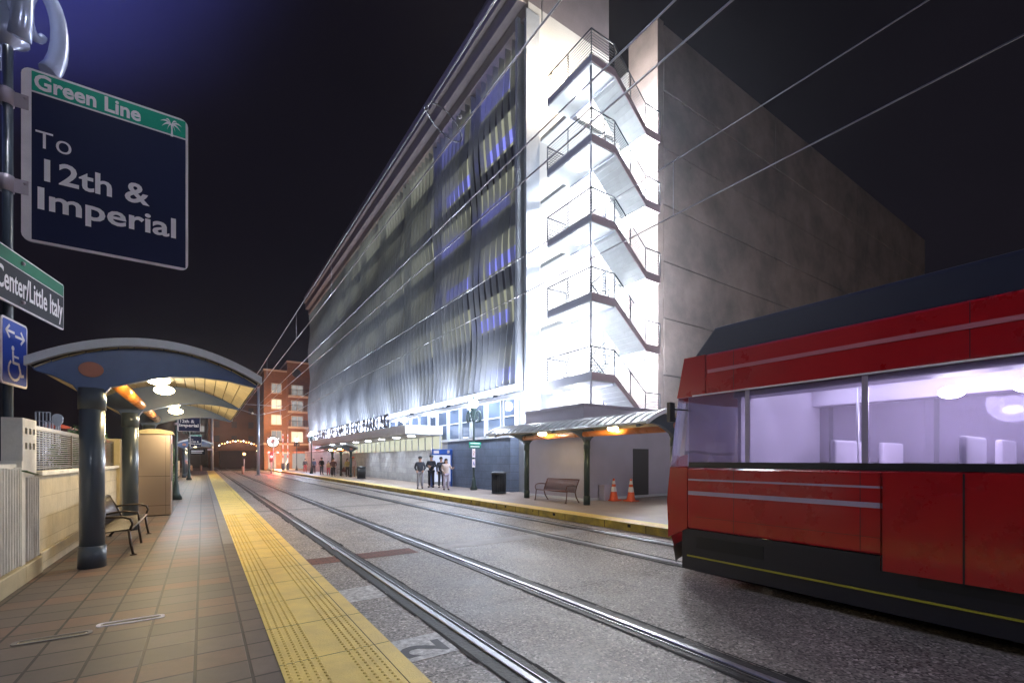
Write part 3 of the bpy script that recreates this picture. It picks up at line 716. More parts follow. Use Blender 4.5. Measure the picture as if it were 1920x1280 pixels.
def icon_palm(mb, M_, s, t0, t1):
    plate(mb, [(-.03 * s, -.5 * s), (.08 * s, -.5 * s), (.06 * s, -.2 * s), (.05 * s, .12 * s), (-.02 * s, .12 * s), (.0, -.2 * s)], M_, t0, t1)
    for a, L in ((200, .42), (165, .46), (130, .36), (50, .36), (15, .46), (-20, .42), (235, .3), (-55, .3)):
        a = R(a); pts = []; n = 6
        up = [(L * k / n * math.cos(a) * s, .12 * s + (L * k / n * math.sin(a) + .12 * math.sin(math.pi * k / n) - .10 * (k / n) ** 2) * s) for k in range(n + 1)]
        lo = [(x, y - .09 * s * math.sin(math.pi * (.15 + .85 * k / n))) for k, (x, y) in enumerate(up)]
        plate(mb, lo + up[::-1], M_, t0, t1)
def dest_sign(label, x0, y, z0, W, H, post_x, group, small=False):
    t = thing('destination_sign', label, 'sign', (x0, y, z0), group=group); o_ = (0, 0, 0)
    F = faceS(0, 0, 0)
    m = MB(); plate(m, rrect(W, H, .055 * W), F, -.02 * W, 0); m.build('panel', 'signwhite', t)
    b = .012 * W * 1.4; lf = .055 * W
    m = MB(); plate(m, rrect(W - b - lf, H - 2 * b, .02 * W) if 0 else [(lf, b), (W - b, b), (W - b, H * .865), (lf, H * .865)], F, 0, .004); m.build('field', 'navy', t)
    m = MB(); plate(m, [(lf, H * .876), (W - b, H * .876), (W - b, H - b), (lf, H - b)], F, 0, .004); bnd = m.build('band', 'green', t)
    text('lettering', 'Green Line', .122 * H, 'wht', bnd, F @ Matrix.Translation((.066 * W, H * .893, .006)), bold=.0045 * W, fit=.617 * W, ext=.001)
    m = MB(); icon_palm(m, F @ Matrix.Translation((W * .885, H * .925, 0)), 0.085 * H * 1.5, .005, .007); m.build('palm_emblem', 'wht', bnd)
    fld = t.children[1]
    text('lettering', 'To', .19 * H, 'wht', fld, F @ Matrix.Translation((.068 * W, H * .555, .006)), bold=0, fit=.195 * W, ext=.001)
    text('lettering', '12th &', .178 * H, 'wht', fld, F @ Matrix.Translation((.078 * W, H * .37, .006)), bold=.0045 * W, fit=.62 * W, ext=.001)
    text('lettering', 'Imperial', .178 * H, 'wht', fld, F @ Matrix.Translation((.072 * W, H * .20, .006)), bold=.0045 * W, fit=.83 * W, ext=.001)
    # straps round the post
    px = post_x - x0
    for zz in (.79, .30):
        m = MB(); m.lathe(px, 0, [(.07, H * zz - .045 * H), (.078, H * zz - .045 * H), (.078, H * zz + .045 * H), (.07, H * zz + .045 * H)], 14)
        m.box(px + .05, .04 * W, -.012, .0, H * zz - .04 * H, H * zz + .04 * H); m.ball(.025 * W, -.025, H * zz + .02 * H, .012 * W, seg=8, rg=5)
        m.build('bracket', 'bracket', t)
    return t
GS = 'green-topped destination signs'
s1 = dest_sign('large navy destination sign with green top band and palm, nearest on the near platform', -2.13, 9.26, 4.95, 1.93, 2.47, -2.27, GS)
s2 = dest_sign('navy destination sign half hidden by the first shelter roof', -.92 + .06, 23.25, 3.0, .78, .98, -.9, GS)
dup(s2, (-.84, 44.85, 2.85), label='smallest navy destination sign, farthest along the near platform')
lb = thing('platform_name_sign', 'small dark sign below the farthest destination sign', 'sign', (-.84, 44.8, 2.25))
m = MB(); plate(m, rrect(1.0, .42, .03), faceS(0, 0, 0), -.02, 0); m.build('panel', 'black_sign', lb)
m = MB(); plate(m, [(.08, .24), (.9, .24), (.9, .32), (.08, .32)], faceS(0, 0, 0), .001, .003); plate(m, [(.08, .1), (.8, .1), (.8, .17), (.08, .17)], faceS(0, 0, 0), .001, .003); m.build('stripe', 'wht', lb)
# station name sign: faces the track
t = thing('station_name_sign', 'long dark station name sign with green top stripe on the near lamp post', 'sign', (-2.18, 7.0, 4.0))
W, H = 3.60, .76; F = faceE(0, 0, 0); D = Vector((.29, 1.49, 0)).normalized(); F = basis((0.0, 0, 0), D, (0, 0, 1))
t.location = (-2.62, 7.05, 4.0)
m = MB(); plate(m, rrect(W, H, .04), F, -.03, 0); m.build('panel', 'signwhite', t)
m = MB(); plate(m, [(.02, .025), (W - .02, .025), (W - .02, .545), (.02, .545)], F, 0, .004); fld = m.build('field', 'black_sign', t)
m = MB(); plate(m, [(.02, .56), (W - .02, .56), (W - .02, H - .02), (.02, H - .02)], F, 0, .004); m.build('band', 'dgreen', t)
text('lettering', 'County Center/Little Italy', .43, 'wht', fld, F @ Matrix.Translation((W - .06, .17, .006)), bold=.006, align='RIGHT', fit=2.5, ext=.001)
for zz in (.66, .10): m = MB(); m.ball(*(F @ Vector((2.42, zz, .01))), .03, seg=8, rg=5); m.build('bolt', 'bracket', t)
# wheelchair sign
t = thing('access_sign', 'blue wheelchair access sign with two arrows low on the near lamp post', 'sign', (-2.24, 8.93, 2.87))
D = Vector((.10, .66, 0)).normalized(); F = basis((0, 0, 0), D, (0, 0, 1)); W, H = .665, .92
m = MB(); plate(m, rrect(W, H, .05), F, -.02, 0); m.build('panel', 'signwhite', t)
m = MB(); plate(m, [(a + .03, b + .03) for a, b in rrect(W - .06, H - .06, .035)], F, 0, .004); fld = m.build('field', 'blue_sign', t)
def stroke(mb, pts, wd):
    for a, b in zip(pts[:-1], pts[1:]):
        a = Vector(a); b = Vector(b); d = (b - a).normalized(); n = Vector((-d.y, d.x)) * wd / 2; a2 = a - d * wd * .3; b2 = b + d * wd * .3
        plate(mb, [a2 - n, b2 - n, b2 + n, a2 + n], F, .005, .007)
m = MB()
stroke(m, [(.30, .74), (.10, .74)], .035); stroke(m, [(.18, .82), (.10, .74), (.18, .66)], .035)
stroke(m, [(.34, .70), (.56, .70)], .035); stroke(m, [(.48, .78), (.56, .70), (.48, .62)], .035)
m.build('arrow', 'wht', fld)
m = MB(); n = 14
plate(m, [(.27 + .035 * math.cos(2 * math.pi * k / n), .52 + .035 * math.sin(2 * math.pi * k / n)) for k in range(n)], F, .005, .007)
stroke(m, [(.27, .47), (.28, .32), (.42, .32), (.48, .16), (.54, .17)], .04); stroke(m, [(.28, .41), (.41, .41)], .03)
stroke(m, [(.31 + .15 * math.cos(R(a)), .22 + .14 * math.sin(R(a))) for a in range(130, 381, 20)], .035)
m.build('wheelchair_symbol', 'wht', fld)
# signs on the right lamp post
t = thing('street_name_sign', 'two teal street name blades on the right platform lamp post', 'sign', (12.1, 21.5, 2.5))
m = MB(); m.box(-.38, .34, -.08, -.06, .13, .27); m.build('blade', 'green', t); m = MB(); m.box(-.38, .34, -.08, -.06, -.04, .10); m.build('blade', 'dgreen', t)
m = MB(); m.box(-.3, .26, -.084, -.081, .18, .22); m.box(-.3, .26, -.084, -.081, .01, .05); m.build('stripe', 'wht', t)
t = thing('notice_sign', 'small white notice below the teal blades on the lamp post', 'sign', (12.05, 21.45, 1.95)); m = MB(); m.box(-.13, .05, -.01, .01, 0, .46); m.build('panel', 'signwhite', t)
m = MB(); m.tube([(-.04, -.012, .1), (-.04, -.012, .22), (.0, -.012, .3), (-.07, -.012, .36)], .016, 6); m.build('symbol', 'terracotta', t)
t = thing('notice_sign', 'small blue and white notice, lowest on the lamp post', 'sign', (12.05, 21.45, 1.42)); m = MB(); m.box(-.13, .05, -.01, .01, 0, .44); m.build('panel', 'signwhite', t)
m = MB(); m.tube([(-.09, -.012, .1), (-.04, -.012, .3), (.01, -.012, .1)], .018, 6); m.build('symbol', 'blue_sign', t)

# ================================================================ parking structure
FX = 13.4; ZT = 26.3; SY = 16.6
t = thing('parking_garage', 'tall parking garage with wavy louvred screen and lit open decks over the platform', 'building', (13.4, 18.4, .2)); o_ = (13.4, 18.4, .2); G = t
bays = [19.14, 24.3, 29.7, 35.4, 41.5, 47.7, 53.2, 59.8, 65.9, 74.3]
Y2 = 74.6
m = MB(o_); m.box(FX + .9, 19.0, 18.64, Y2, .2, 24.8); m.box(19.0, 21, 24, Y2, .2, 24.8); m.box(21.6, 66.7, SY + .5, Y2 - .1, .2, 24.8); m.box(FX + .55, FX + .9, 18.7, Y2, 4.9, 24.3); m.build('wall', 'darkwall', t)
# lit decks: each opening a part
for i in range(9):
    ya, yb = bays[i] + .45, bays[i + 1] - .35
    for k in range(6):
        zc = 7.05 + 3.2 * k - (.1 if k == 5 else 0)
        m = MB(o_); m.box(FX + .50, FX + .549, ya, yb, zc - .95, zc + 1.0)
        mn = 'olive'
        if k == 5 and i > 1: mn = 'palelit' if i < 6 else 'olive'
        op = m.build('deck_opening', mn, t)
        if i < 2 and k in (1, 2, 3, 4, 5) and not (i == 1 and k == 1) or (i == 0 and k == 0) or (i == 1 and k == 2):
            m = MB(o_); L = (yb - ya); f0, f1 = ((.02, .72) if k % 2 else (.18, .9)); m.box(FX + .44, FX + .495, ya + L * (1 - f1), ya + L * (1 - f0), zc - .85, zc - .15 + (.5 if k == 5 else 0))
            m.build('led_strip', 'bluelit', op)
# wavy louvre fins
m = MB(o_)
def bulge(z, y):
    u = (z - 5.2) / 18.5
    return .30 * math.sin(2 * math.pi * (z / 7.6 + y / 38.0)) * min(1, (23.5 - z) / 4 + .25) + .35 * math.exp(-((z - 7.2) / 2.2) ** 2) * min(1, (y - 22) / 22 if y > 22 else 0)
y = 19.5
NZ = 34
for bi in range(9):
    y = bays[bi] + .42; ye = bays[bi + 1] - .3; n = max(6, round((ye - y) / .62))
    for k in range(n + 1):
        yy = y + (ye - y) * k / n; vs = []; fs = []
        for j in range(NZ + 1):
            z = 5.75 + (23.5 - 5.75) * j / NZ; b = bulge(z, yy); tw = .025 * math.sin(2 * math.pi * (z / 7.6 + yy / 38) + 1.2)
            xf = FX - .18 - b * .5; xb = xf + .3
            vs += [(xf, yy - tw, z), (xf, yy - tw + .05, z), (xb, yy + tw + .04, z), (xb, yy + tw, z)]
        for j in range(NZ):
            a = j * 4
            for q in range(4): fs.append((a + q, a + (q + 1) % 4, a + 4 + (q + 1) % 4, a + 4 + q))
        m.smooth = False; m.add(vs, fs)
m.build('louvre_screen', 'louvre', t)
m = MB(o_)
for b in bays[1:-1]: m.box(FX + .1, FX + .5, b - .12, b + .16, 5.7, 23.7)
m.build('bay_post', 'darkwall', t)
m = MB(o_); m.box(FX - .35, FX + .5, 18.85, Y2, 5.28, 5.62); m.box(FX - .35, FX + .4, 18.85, 19.05, 5.62, 24.0); m.build('screen_frame', 'frame', t, bevel=.02)
m = MB(o_); m.box(FX - .1, FX + .5, 18.6, Y2, 5.05, 5.28); m.build('shadow_gap', 'darkwall', t)
m = MB(o_); m.box(FX - .12, FX + .7, 18.4, 18.6, .2, 24.2); m.build('corner_pier', 'frame', t)
m = MB(o_)
for z0, z1, xo in ((23.75, 24.35, -.15), (24.45, 25.25, -.55), (25.32, ZT, -.75)): m.box(FX + xo, FX + 1.2, 18.45, Y2 + .2, z0, z1)
m.build('cornice', 'band', t, bevel=.03)
# ground storey: wall, glazing
m = MB(o_); m.box(12.8, 13.35, 26.2, Y2, .2, 2.95); m.build('lower_wall', 'greyblock', t)
m = MB(o_); m.box(12.8, 13.35, 19.1, 26.2, .2, 2.95); lw = m.build('lower_wall', 'slateblock', t); lw['label'] = 'slate blue block wall'
m = MB(o_); m.box(12.74, 13.38, 19.1, Y2, 2.95, 3.05); m.build('sill', 'winframe', t)
m = MB(o_); m.box(13.3, 14.2, 18.6, Y2, 3.05, 5.05); m.build('clerestory_wall', 'frame', t)
yy = 19.2; k = 0
while yy < 40:
    w_ = 1.35 if k % 3 else 1.0
    m = MB(o_); m.box(13.18, 13.28, yy, yy + w_, 3.15, 4.95); wn = m.build('window', 'winglass', t)
    m = MB(o_)
    for a, b, c, d in ((yy - .06, yy, 3.08, 5.0), (yy + w_, yy + w_ + .06, 3.08, 5.0), (yy - .06, yy + w_ + .06, 3.05, 3.12), (yy, yy + w_, 4.05, 4.10)): m.box(13.12, 13.3, a, b, c, d)
    m.build('frame', 'winframe', wn)
    yy += w_ + .35; k += 1
m = MB(o_); m.box(13.3, 14.3, 17.302, 18.395, .2, 5.0); m.box(13.32, 14.2, 18.61, 19.095, .2, 3.04); m.build('recess_wall', 'frame', t)
m = MB(o_); z = .55
while z < 3.0: m.box(13.22, 13.29, 17.55, 18.55, z, z + .09); z += .2
m.build('door_louvre', 'frame', t)
# canopy
m = MB(o_); m.box(10.3, 12.85, 27.0, 55.8, 3.42, 3.98); m.build('canopy', 'canopy', t, bevel=.02)
m = MB(o_); m.box(10.4, 12.78, 27.1, 55.7, 3.36, 3.417); m.build('canopy_soffit', 'soffit', t)
m = MB(o_); m.box(12.70, 12.80, 27, 55, 2.5, 3.35); m.build('lit_transom', 'palelit', t)
m = MB(o_)
for q in range(24): m.box(12.66, 12.70, 27 + q * 1.2, 27.12 + q * 1.2, 2.48, 3.35)
m.box(12.66, 12.70, 27, 54.7, 3.35, 3.36); m.build('transom_frame', 'frame', t)
for yy in (28.2, 31.0, 34.2, 37.6, 41.2, 45.5, 50):
    m = MB(o_); m.cyl(11.2, yy, 3.33, 3.358, .22, 16); m.build('downlight', 'cool', t)
    lamp('canopy_light', (11.2, yy, 3.25), 150, (.90, .94, 1), .15, 'SPOT', None, None, 150, .7)
# sign letters standing on the canopy (reads towards the viewer's right)
for i, (ch) in enumerate('COUNTY OF SAN DIEGO PARKING'):
    if ch == ' ': continue
    yy = 53.6 - i * .86
    text('letter', ch, 1.35, 'letters', t, Matrix.Translation(Vector((10.42, yy, 4.0)) - Vector(o_)) @ basis((0, 0, 0), (0, -1, 0), (0, 0, 1)), bold=.015, ext=.03)
# tall core wall, white, behind the stair
t2 = G
m = MB(o_); m.box(13.42, 19.06, 18.42, 18.62, .2, 24.6); m.box(19.002, 19.06, 18.62, 24, .2, 24.6); m.build('stair_core_wall', 'towerwhite', t)
m = MB(o_); m.box(13.42, 19.06, 18.42, 24, 24.6, 28.0); m.build('stair_core_top', 'towerbrown', t)
m = MB(o_); m.box(19.06, 21, 20.8, 24, .2, 23.6); m.box(20.9, 21.0, 18.7, 20.8, .2, 24.8); m.build('recess_side_wall', 'towerwhite', t)
m = MB(o_); m.box(21.0, 21.5, SY, 18.7, .2, ZT + .15); m.build('fin', 'precast', t)
# precast south wall in panels
m = MB(o_); m.box(21.3, 66.6, SY + .06, SY + .5, .2, ZT - .02); m.build('south_wall_backing', 'rev', t)
m = MB(o_); xs = [21.5, 33.9, 48.2, 66.8]
for a, b in zip(xs[:-1], xs[1:]):
    z = .2
    for zt_ in (3.4, 6.6, 9.8, 13.0, 16.2, 19.4, 22.6, ZT):
        m.box(a + .035, b - .035, SY + (.0 if (zt_ * 10) % 3 < 1.5 else -.03), SY + .06, z + .035, zt_ - .035); z = zt_
m.build('south_wall', 'precast', t)
for (xa, xb, za, zb) in ((24.0, 25.6, 2.6, 3.7), (25.8, 27.2, 2.6, 3.7)):
    m = MB(o_); m.box(xa, xb, SY - .04, SY - .021, za, zb); wn = m.build('window', 'dimwin', t); m = MB(o_); m.box(xa - .05, xb + .05, SY - .05, SY - .041, zb, zb + .06); m.build('frame', 'winframe', wn)
lamp('wall_pack_light', (30, 15.9, 4.7), 120, (1, .85, .65), .1)
t = thing('wall_lamp', 'small warm lamp on the concrete wall above the tram roofline', 'lamp', (30, 16.45, 4.6)); m = MB(); m.box(-.2, .2, -.15, .12, .1, .25); m.build('hood', 'dark', t); m = MB(); m.box(-.15, .15, -.13, .1, .04, .098); m.build('bulb', 'sodium', t)

# ---- stair tower
t = thing('exterior_stair', 'zigzag open exterior stair of white landings with steel railings at the garage corner', 'staircase', (13.0, 13.53, 4.0)); o_ = (13.0, 13.53, 4.0)
X0, XL, Y0, YL = 13.0, 14.35, 13.53, 16.4
ST = 3.21
def railing(mb, pts, h=1.05, bars=8):
    for a, b in zip(pts[:-1], pts[1:]):
        a = Vector(a); b = Vector(b); up = Vector((0, 0, 1))
        for k in range(bars): mb.tube([a + up * (.08 + k * (h - .12) / bars), b + up * (.08 + k * (h - .12) / bars)], .013, 4, False)
        mb.tube([a + up * h, b + up * h], .03, 6)
        L = (b - a).length; n = max(1, round(L / 1.45))
        for k in range(n + 1): p = a + (b - a) * k / n; mb.tube([p, p + up * h], .026, 5)
def flight(mb, x0, z0, x1, z1, ya, yb, th=.16):
    mb.prism([(x0, z0), (x1, z1), (x1, z1 - th), (x0, z0 - th)], ya, yb)
YM = 14.92; XM = 16.3; XE = 17.3
for L in range(6):   # landing levels 2..6
    zb = 5.03 + ST * (L); zt = zb + .34
    if L > 4: continue
    m = MB(o_); m.box(X0 + .03, XL, Y0 + .03, YL - .03, zb, zt - .06); m.build('landing', 'stairslab', t)
    m = MB(o_); m.box(X0, X0 + .03, Y0, YL, zb + .04, zt + .02); m.box(X0, XL + .5, YL - .03, YL, zb + .04, zt + .02); f = m.build('fascia', 'fascia', t)
    m = MB(o_); m.box(X0 + .03, XL, Y0, Y0 + .03, zb + .04, zt + .02)
    flight(m, XL, zt + .02, XM, zt + .02 - ST / 2, Y0, Y0 + .03, .30); m.build('fascia', 'fasciared', t)['label'] = 'mauve front stringer'
    m = MB(o_); m.box(XL - .04, XL, Y0 + .04, YL - .1, zb - .08, zb); m.build('cross_beam', 'fascia', t)
    # flight down to mid landing, and the return flight
    m = MB(o_); flight(m, XL, zt - .1, XM, zt - .1 - ST / 2, Y0 + .03, YM); m.build('flight', 'stairslab', t)
    m = MB(o_); n = 9
    for k in range(n): m.box(XL + (XM - XL) * k / n, XL + (XM - XL) * (k + 1) / n, Y0 + .05, YM - .02, zt - .1 - ST / 2 * (k + 1) / n, zt - .03 - ST / 2 * (k + .6) / n)
    m.build('tread', 'stairslab', t)
    zm = zt - ST / 2
    m = MB(o_); m.box(XM, XE, Y0 + .03, YL - .03, zm - .3, zm - .05); m.build('landing', 'stairslab', t)
    m = MB(o_); m.box(XM, XE, Y0, Y0 + .03, zm - .34, zm + .02); m.build('fascia', 'fasciared', t)
    if L > 0 or True:
        m = MB(o_); flight(m, XL, zt - ST - .1, XM, zm - .1, YM + .1, YL - .1); m.build('flight', 'stairslab', t)
    m = MB(o_)
    railing(m, [(X0 + .02, YL, zt), (X0 + .02, Y0 + .02, zt), (XL, Y0 + .02, zt), (XM, Y0 + .02, zm), (XE, Y0 + .02, zm)])
    railing(m, [(X0 + .02, YL, zt), (XL - .2, YL, zt)])
    railing(m, [(XL, YM, zt), (XM, YM, zm)], bars=6); railing(m, [(XL, YM + .1, zt - ST), (XM, YM + .1, zm)], bars=6); m.build('railing', 'railing', t)
    m = MB(o_); lx = 13.55; ly = 14.9; m.cyl(lx, ly, zb - .06, zb - .002, .09, 14); m.ball(lx, ly, zb - .15, .14); m.build('soffit_lamp', 'cool', t)
    lamp('stair_light', (lx, ly, zb - .34), 230, (.93, .96, 1), .10, 'SPOT', None, None, 168, .5)
    m = MB(o_); m.cyl(16.8, 14.9, zm - .42, zm - .302, .16, 14); m.build('soffit_lamp', 'cool', t)
    lamp('stair_light', (16.8, 14.9, zm - .6), 850, (.93, .96, 1), .14, 'POINT')
m = MB(o_); m.tube([(13.12, 13.68, 4.05), (13.12, 13.68, 5.03 + ST * 4)], .045, 10); m.tube([(13.12, 13.68, 5.03 + ST * 4 + .3), (13.12, 13.68, 5.03 + ST * 4 + .5)], .05, 8); m.build('pole', 'fascia', t)
for xx in (16.4, 17.2):
    m = MB(o_); m.tube([(xx, 16.2, 4.0), (xx, 16.2, 20.5)], .06, 8); m.build('pole', 'fascia', t)
zT = 5.03 + ST * 4 + .34
m = MB(o_); m.box(14.2, XE, 16.4, 18.42, zT - .3, zT - .06); m.build('bridge_slab', 'stairslab', t)
for L in range(4): m = MB(o_); m.box(14.2, 14.5, 16.4, 18.42, 5.1 + ST * L, 5.3 + ST * L); m.build('bridge_slab', 'stairslab', t)
# top flood lamp on the tower wall (warm) and its halo partner
t = thing('flood_lamp', 'blazing warm flood lamp high on the stair tower wall', 'lamp', (15.1, 18.3, 21.4))
m = MB(); m.box(-.25, .25, -.25, .1, .1, .3); m.build('hood', 'dark', t); m = MB(); m.ball(0, -.2, 0, .34); m.build('bulb', 'sodium', t)
lamp('flood_light', (15.1, 17.7, 21.1), 900, (1, .84, .62), .2)
t = thing('flood_lamp', 'white flood lamp beside the fin at the top of the stair tower', 'lamp', (20.7, 18.2, 20.6))
m = MB(); m.box(-.1, .2, -.2, .2, .1, .3); m.build('hood', 'dark', t); m = MB(); m.ball(-.15, -.15, 0, .36); m.build('bulb', 'cool', t)
lamp('flood_light', (20.2, 17.2, 20.4), 1600, (.93, .96, 1), .2)
for zz in (16.9, 10.4, 7.3):
    t = thing('flood_lamp', {16.9: 'white flood lamp on the fin wall below the topmost one', 10.4: 'white flood lamp midway up the fin wall behind the stair', 7.3: 'lowest white flood lamp on the fin wall just above the tram'}[zz], 'lamp', (20.75, 17.6, zz), group='white flood lamps of the stair tower')
    m = MB(); m.box(-.08, .15, -.2, .2, .15, .3); m.build('hood', 'dark', t); m = MB(); m.ball(-.15, 0, 0, .36 if zz > 10 else .3); m.build('bulb', 'cool', t)
    lamp('flood_light', (20.2, 17.2, zz), 850, (.93, .96, 1), .2)

# ---- annex
t = thing('annex_building', 'low lilac-grey flat-roofed annex at the foot of the stair', 'building', (12.45, 13.39, .2)); o_ = (12.45, 13.39, .2)
m = MB(o_); m.box(12.45, 20.5, 13.39, 17.3, .2, 3.95); m.build('wall', 'annex', t)
m = MB(o_); m.box(12.41, 20.54, 13.35, 17.34, 3.95, 4.07); m.build('roof', 'annex', t, bevel=.01)
m = MB(o_); m.box(12.42, 20.5, 13.36, 17.3, .2, .3); m.build('plinth', 'winframe', t)
m = MB(o_); m.box(15.3, 16.3, 13.375, 13.39, .2, 2.3); m.build('door', 'darkwall', t)
lamp('annex_roof_light', (12.9, 17.6, 5.0), 350, (.95, .96, 1), .15)
t = thing('flood_lamp', 'white flood lamp low at the corner between annex roof and garage', 'lamp', (12.9, 18.1, 4.9)); m = MB(); m.box(-.15, .15, -.1, .25, .1, .2); m.build('hood', 'dark', t); m = MB(); m.ball(0, -.05, 0, .14); m.build('bulb', 'cool', t)
m = MB((14.7, 13.2, .2)); m.box(13.2, 13.75, 13.0, 13.3, .2, .78); m.box(13.17, 13.78, 12.97, 13.33, .78, .83); tag(m.build('utility_box', 'annex', bevel=.01), 'small pale utility box at the annex wall left of the cones', 'utility box')
def cone(label, loc):
    t = thing('traffic_cone', label, 'traffic cone', loc, group='orange traffic cones by the annex')
    m = MB(); m.box(-.22, .22, -.22, .22, 0, .04); m.build('base', 'conered', t)
    f = lambda z: .17 - .135 * (z - .04) / .84
    m = MB()
    for i, (a, b) in enumerate(((.04, .36), (.56, .66), (.80, .88))): m.lathe(0, 0, [(f(a), a), (f(b), b)] + ([(0, b)] if b > .87 else []), 18)
    m.build('body', 'conered', t)
    m = MB()
    for a, b in ((.36, .56), (.66, .80)): m.lathe(0, 0, [(f(a), a), (f(b), b)], 18)
    m.build('stripe', 'conewhite', t)
    return t
c1 = cone('orange striped traffic cone standing left of its twin', (13.62, 12.9, .2))
dup(c1, (14.0, 12.35, .2), label='orange striped traffic cone standing nearer the tram nose')

# ================================================================ bins, kiosk, bollards
def bin_(label, loc):
    t = thing('litter_bin', label, 'litter bin', loc, group='round slatted litter bins')
    m = MB(); m.cyl(0, 0, .03, .92, .30, 24); m.build('liner', 'dark', t)
    m = MB()
    for k in range(24):
        a = k * math.pi / 12; c, s = math.cos(a), math.sin(a); m.tube([(.31 * c, .31 * s, .04), (.34 * c, .34 * s, .5), (.33 * c, .33 * s, .95)], .022, 4)
    m.lathe(0, 0, [(.30, .03), (.36, .03), (.36, .09), (.30, .09)], 24); m.build('slatted_body', 'bin', t)
    m = MB(); m.lathe(0, 0, [(.37, .93), (.38, .97), (.36, 1.02), (.24, 1.07), (.15, 1.06), (.14, .96)], 24); m.build('lid', 'bin', t)
    return t
b1 = bin_('dark round litter bin against the slate wall', (11.8, 18.6, .2))
dup(b1, (11.2, 39.5, .2), label='dark round litter bin alone beside the far shelter')
t = thing('map_kiosk', 'blue-topped lit map kiosk behind the two officers', 'kiosk', (12.0, 25.5, .2)); o_ = (12.0, 25.5, .2)
m = MB(o_); m.box(11.36, 12.72, 25.35, 25.65, 2.12, 2.46); m.build('header', 'blueshelter', t, bevel=.02)
for xx in (11.4, 12.68):
    m = MB(o_); m.box(xx - .05, xx + .05, 25.42, 25.58, .2, 2.12); m.build('post', 'blueshelter', t)
m = MB(o_); m.box(11.46, 12.62, 25.46, 25.52, .5, 2.10); m.build('map_panel', 'screen', t)
m = MB(o_); m.box(11.46, 11.80, 25.34, 25.348, 2.2, 2.38); m.box(12.35, 12.5, 25.34, 25.348, 2.22, 2.4); m.build('stripe', 'signwhite', t)
def bollard(label, loc):
    t = thing('bollard', label, 'bollard', loc, group='pale bollards at the street crossing')
    m = MB(); m.cyl(0, 0, 0, .9, .14, 12); m.build('shaft', 'creamtrim', t); m = MB(); m.ball(0, 0, .9, .14, sz=.6); m.build('cap', 'creamtrim', t); return t
q = bollard('pale bollard between the near track and the mast at the crossing', (.0, 0, 0)); q.location = (3.75 + .5, 67.5, 0)
dup(q, (-2.0 + .6, 83, 0), label='pale bollard left of the others behind the near platform end'); dup(q, (-.2, 84, 0), label='pale bollard at the end of the near platform strip')

# ================================================================ catenary
t = thing('catenary_mast', 'tall grey catenary mast standing between the two tracks', 'mast', (5.4, 61, 0))
m = MB(); m.cyl(0, 0, 0, 10.3, .17, 16, .13); m.cyl(0, 0, 0, .12, .32, 16); m.build('pole', 'grey', t)
m = MB()
for s in (-1, 1):
    m.tube([(0, 0, 8.2), (s * 2.6, 0, 8.2)], .03, 6); m.tube([(0, 0, 7.0), (s * 2.9, 0, 7.9)], .035, 6); m.tube([(s * 2.3, 0, 7.9), (s * 2.3, 0, 6.7)], .02, 6)
m.build('bracket', 'grey', t)
m = MB()
for s in (-1, 1): m.ball(s * .6, 0, 7.2, .12); m.ball(s * 2.2, 0, 8.2, .1)
m.build('insulator', 'white', t)
def wire(label, pts, r=.011, extra=None, group='overhead wires of the tram line'):
    m = MB(); m.tube(pts, r, 5, False)
    o = m.build('overhead_wire', 'wire'); return tag(o, label, 'wire', group)
def run(x, z, y0=-6, y1=61, xe=None, ze=None):
    pts = []
    for k in range(30):
        q = k / 29; y = y0 + (y1 - y0) * q; pts.append((x + ((xe or x) - x) * q ** 6, y, z + ((ze or z) - z) * q ** 6))
    return pts
wire('contact wire above the near track', run(3.1, 6.63), .013)
wire('contact wire above the far track, low over the tram', run(7.68, 6.63), .013)
t = thing('messenger_wire', 'upper messenger wire above the near track with a looped feeder cable', 'wire', (3.1, 0, 7.7), group='overhead wires of the tram line')
m = MB(); m.tube([(0, y, 0) for y in range(-6, 62, 4)], .013, 5, False); m.build('cable', 'wire', t)
m = MB()
for y in (4.0, 14, 20, 30, 40, 50): m.tube([(0, y, 0), (0, y, -1.07)], .008, 4)
m.build('dropper', 'wire', t)
m = MB(); cp = [(.0 + .22 * (1 - math.cos(2 * math.pi * k / 28)), 7.15 - .22 * (1 - math.cos(2 * math.pi * k / 28)), -.27 + .36 * math.sin(2 * math.pi * k / 28 + .95)) for k in range(29)]; m.tube(cp, .011, 6); m.ball(0, 7.15, 0, .04); m.ball(.42, 6.75, -.2, .035); m.build('feeder_loop', 'wire', t)
t = thing('messenger_wire', 'upper messenger wire above the far track', 'wire', (7.68, 0, 7.7), group='overhead wires of the tram line')
m = MB(); m.tube([(0, y, 0) for y in range(-6, 62, 4)], .011, 5, False); m.build('cable', 'wire', t)
m = MB()
for y in (5.7, 16, 27, 38, 50): m.tube([(0, y, 0), (0, y, -1.07)], .007, 4)
m.build('dropper', 'wire', t)
wire('upper bright feeder wire above the middle of the line', run(5.3, 8.05), .016)
wire('lower bright feeder wire above the middle of the line', run(5.3, 7.38), .016)
t = thing('catenary_mast', 'thin pale pole with a small sign at the end of the near platform', 'mast', (1.2, 84, 0)); m = MB(); m.cyl(0, 0, 0, 10.5, .2, 12, .15); m.build('pole', 'grey', t); m = MB(); m.box(-.6, .1, -.25, -.2, 3.2, 3.5); m.build('sign_panel', 'signwhite', t)

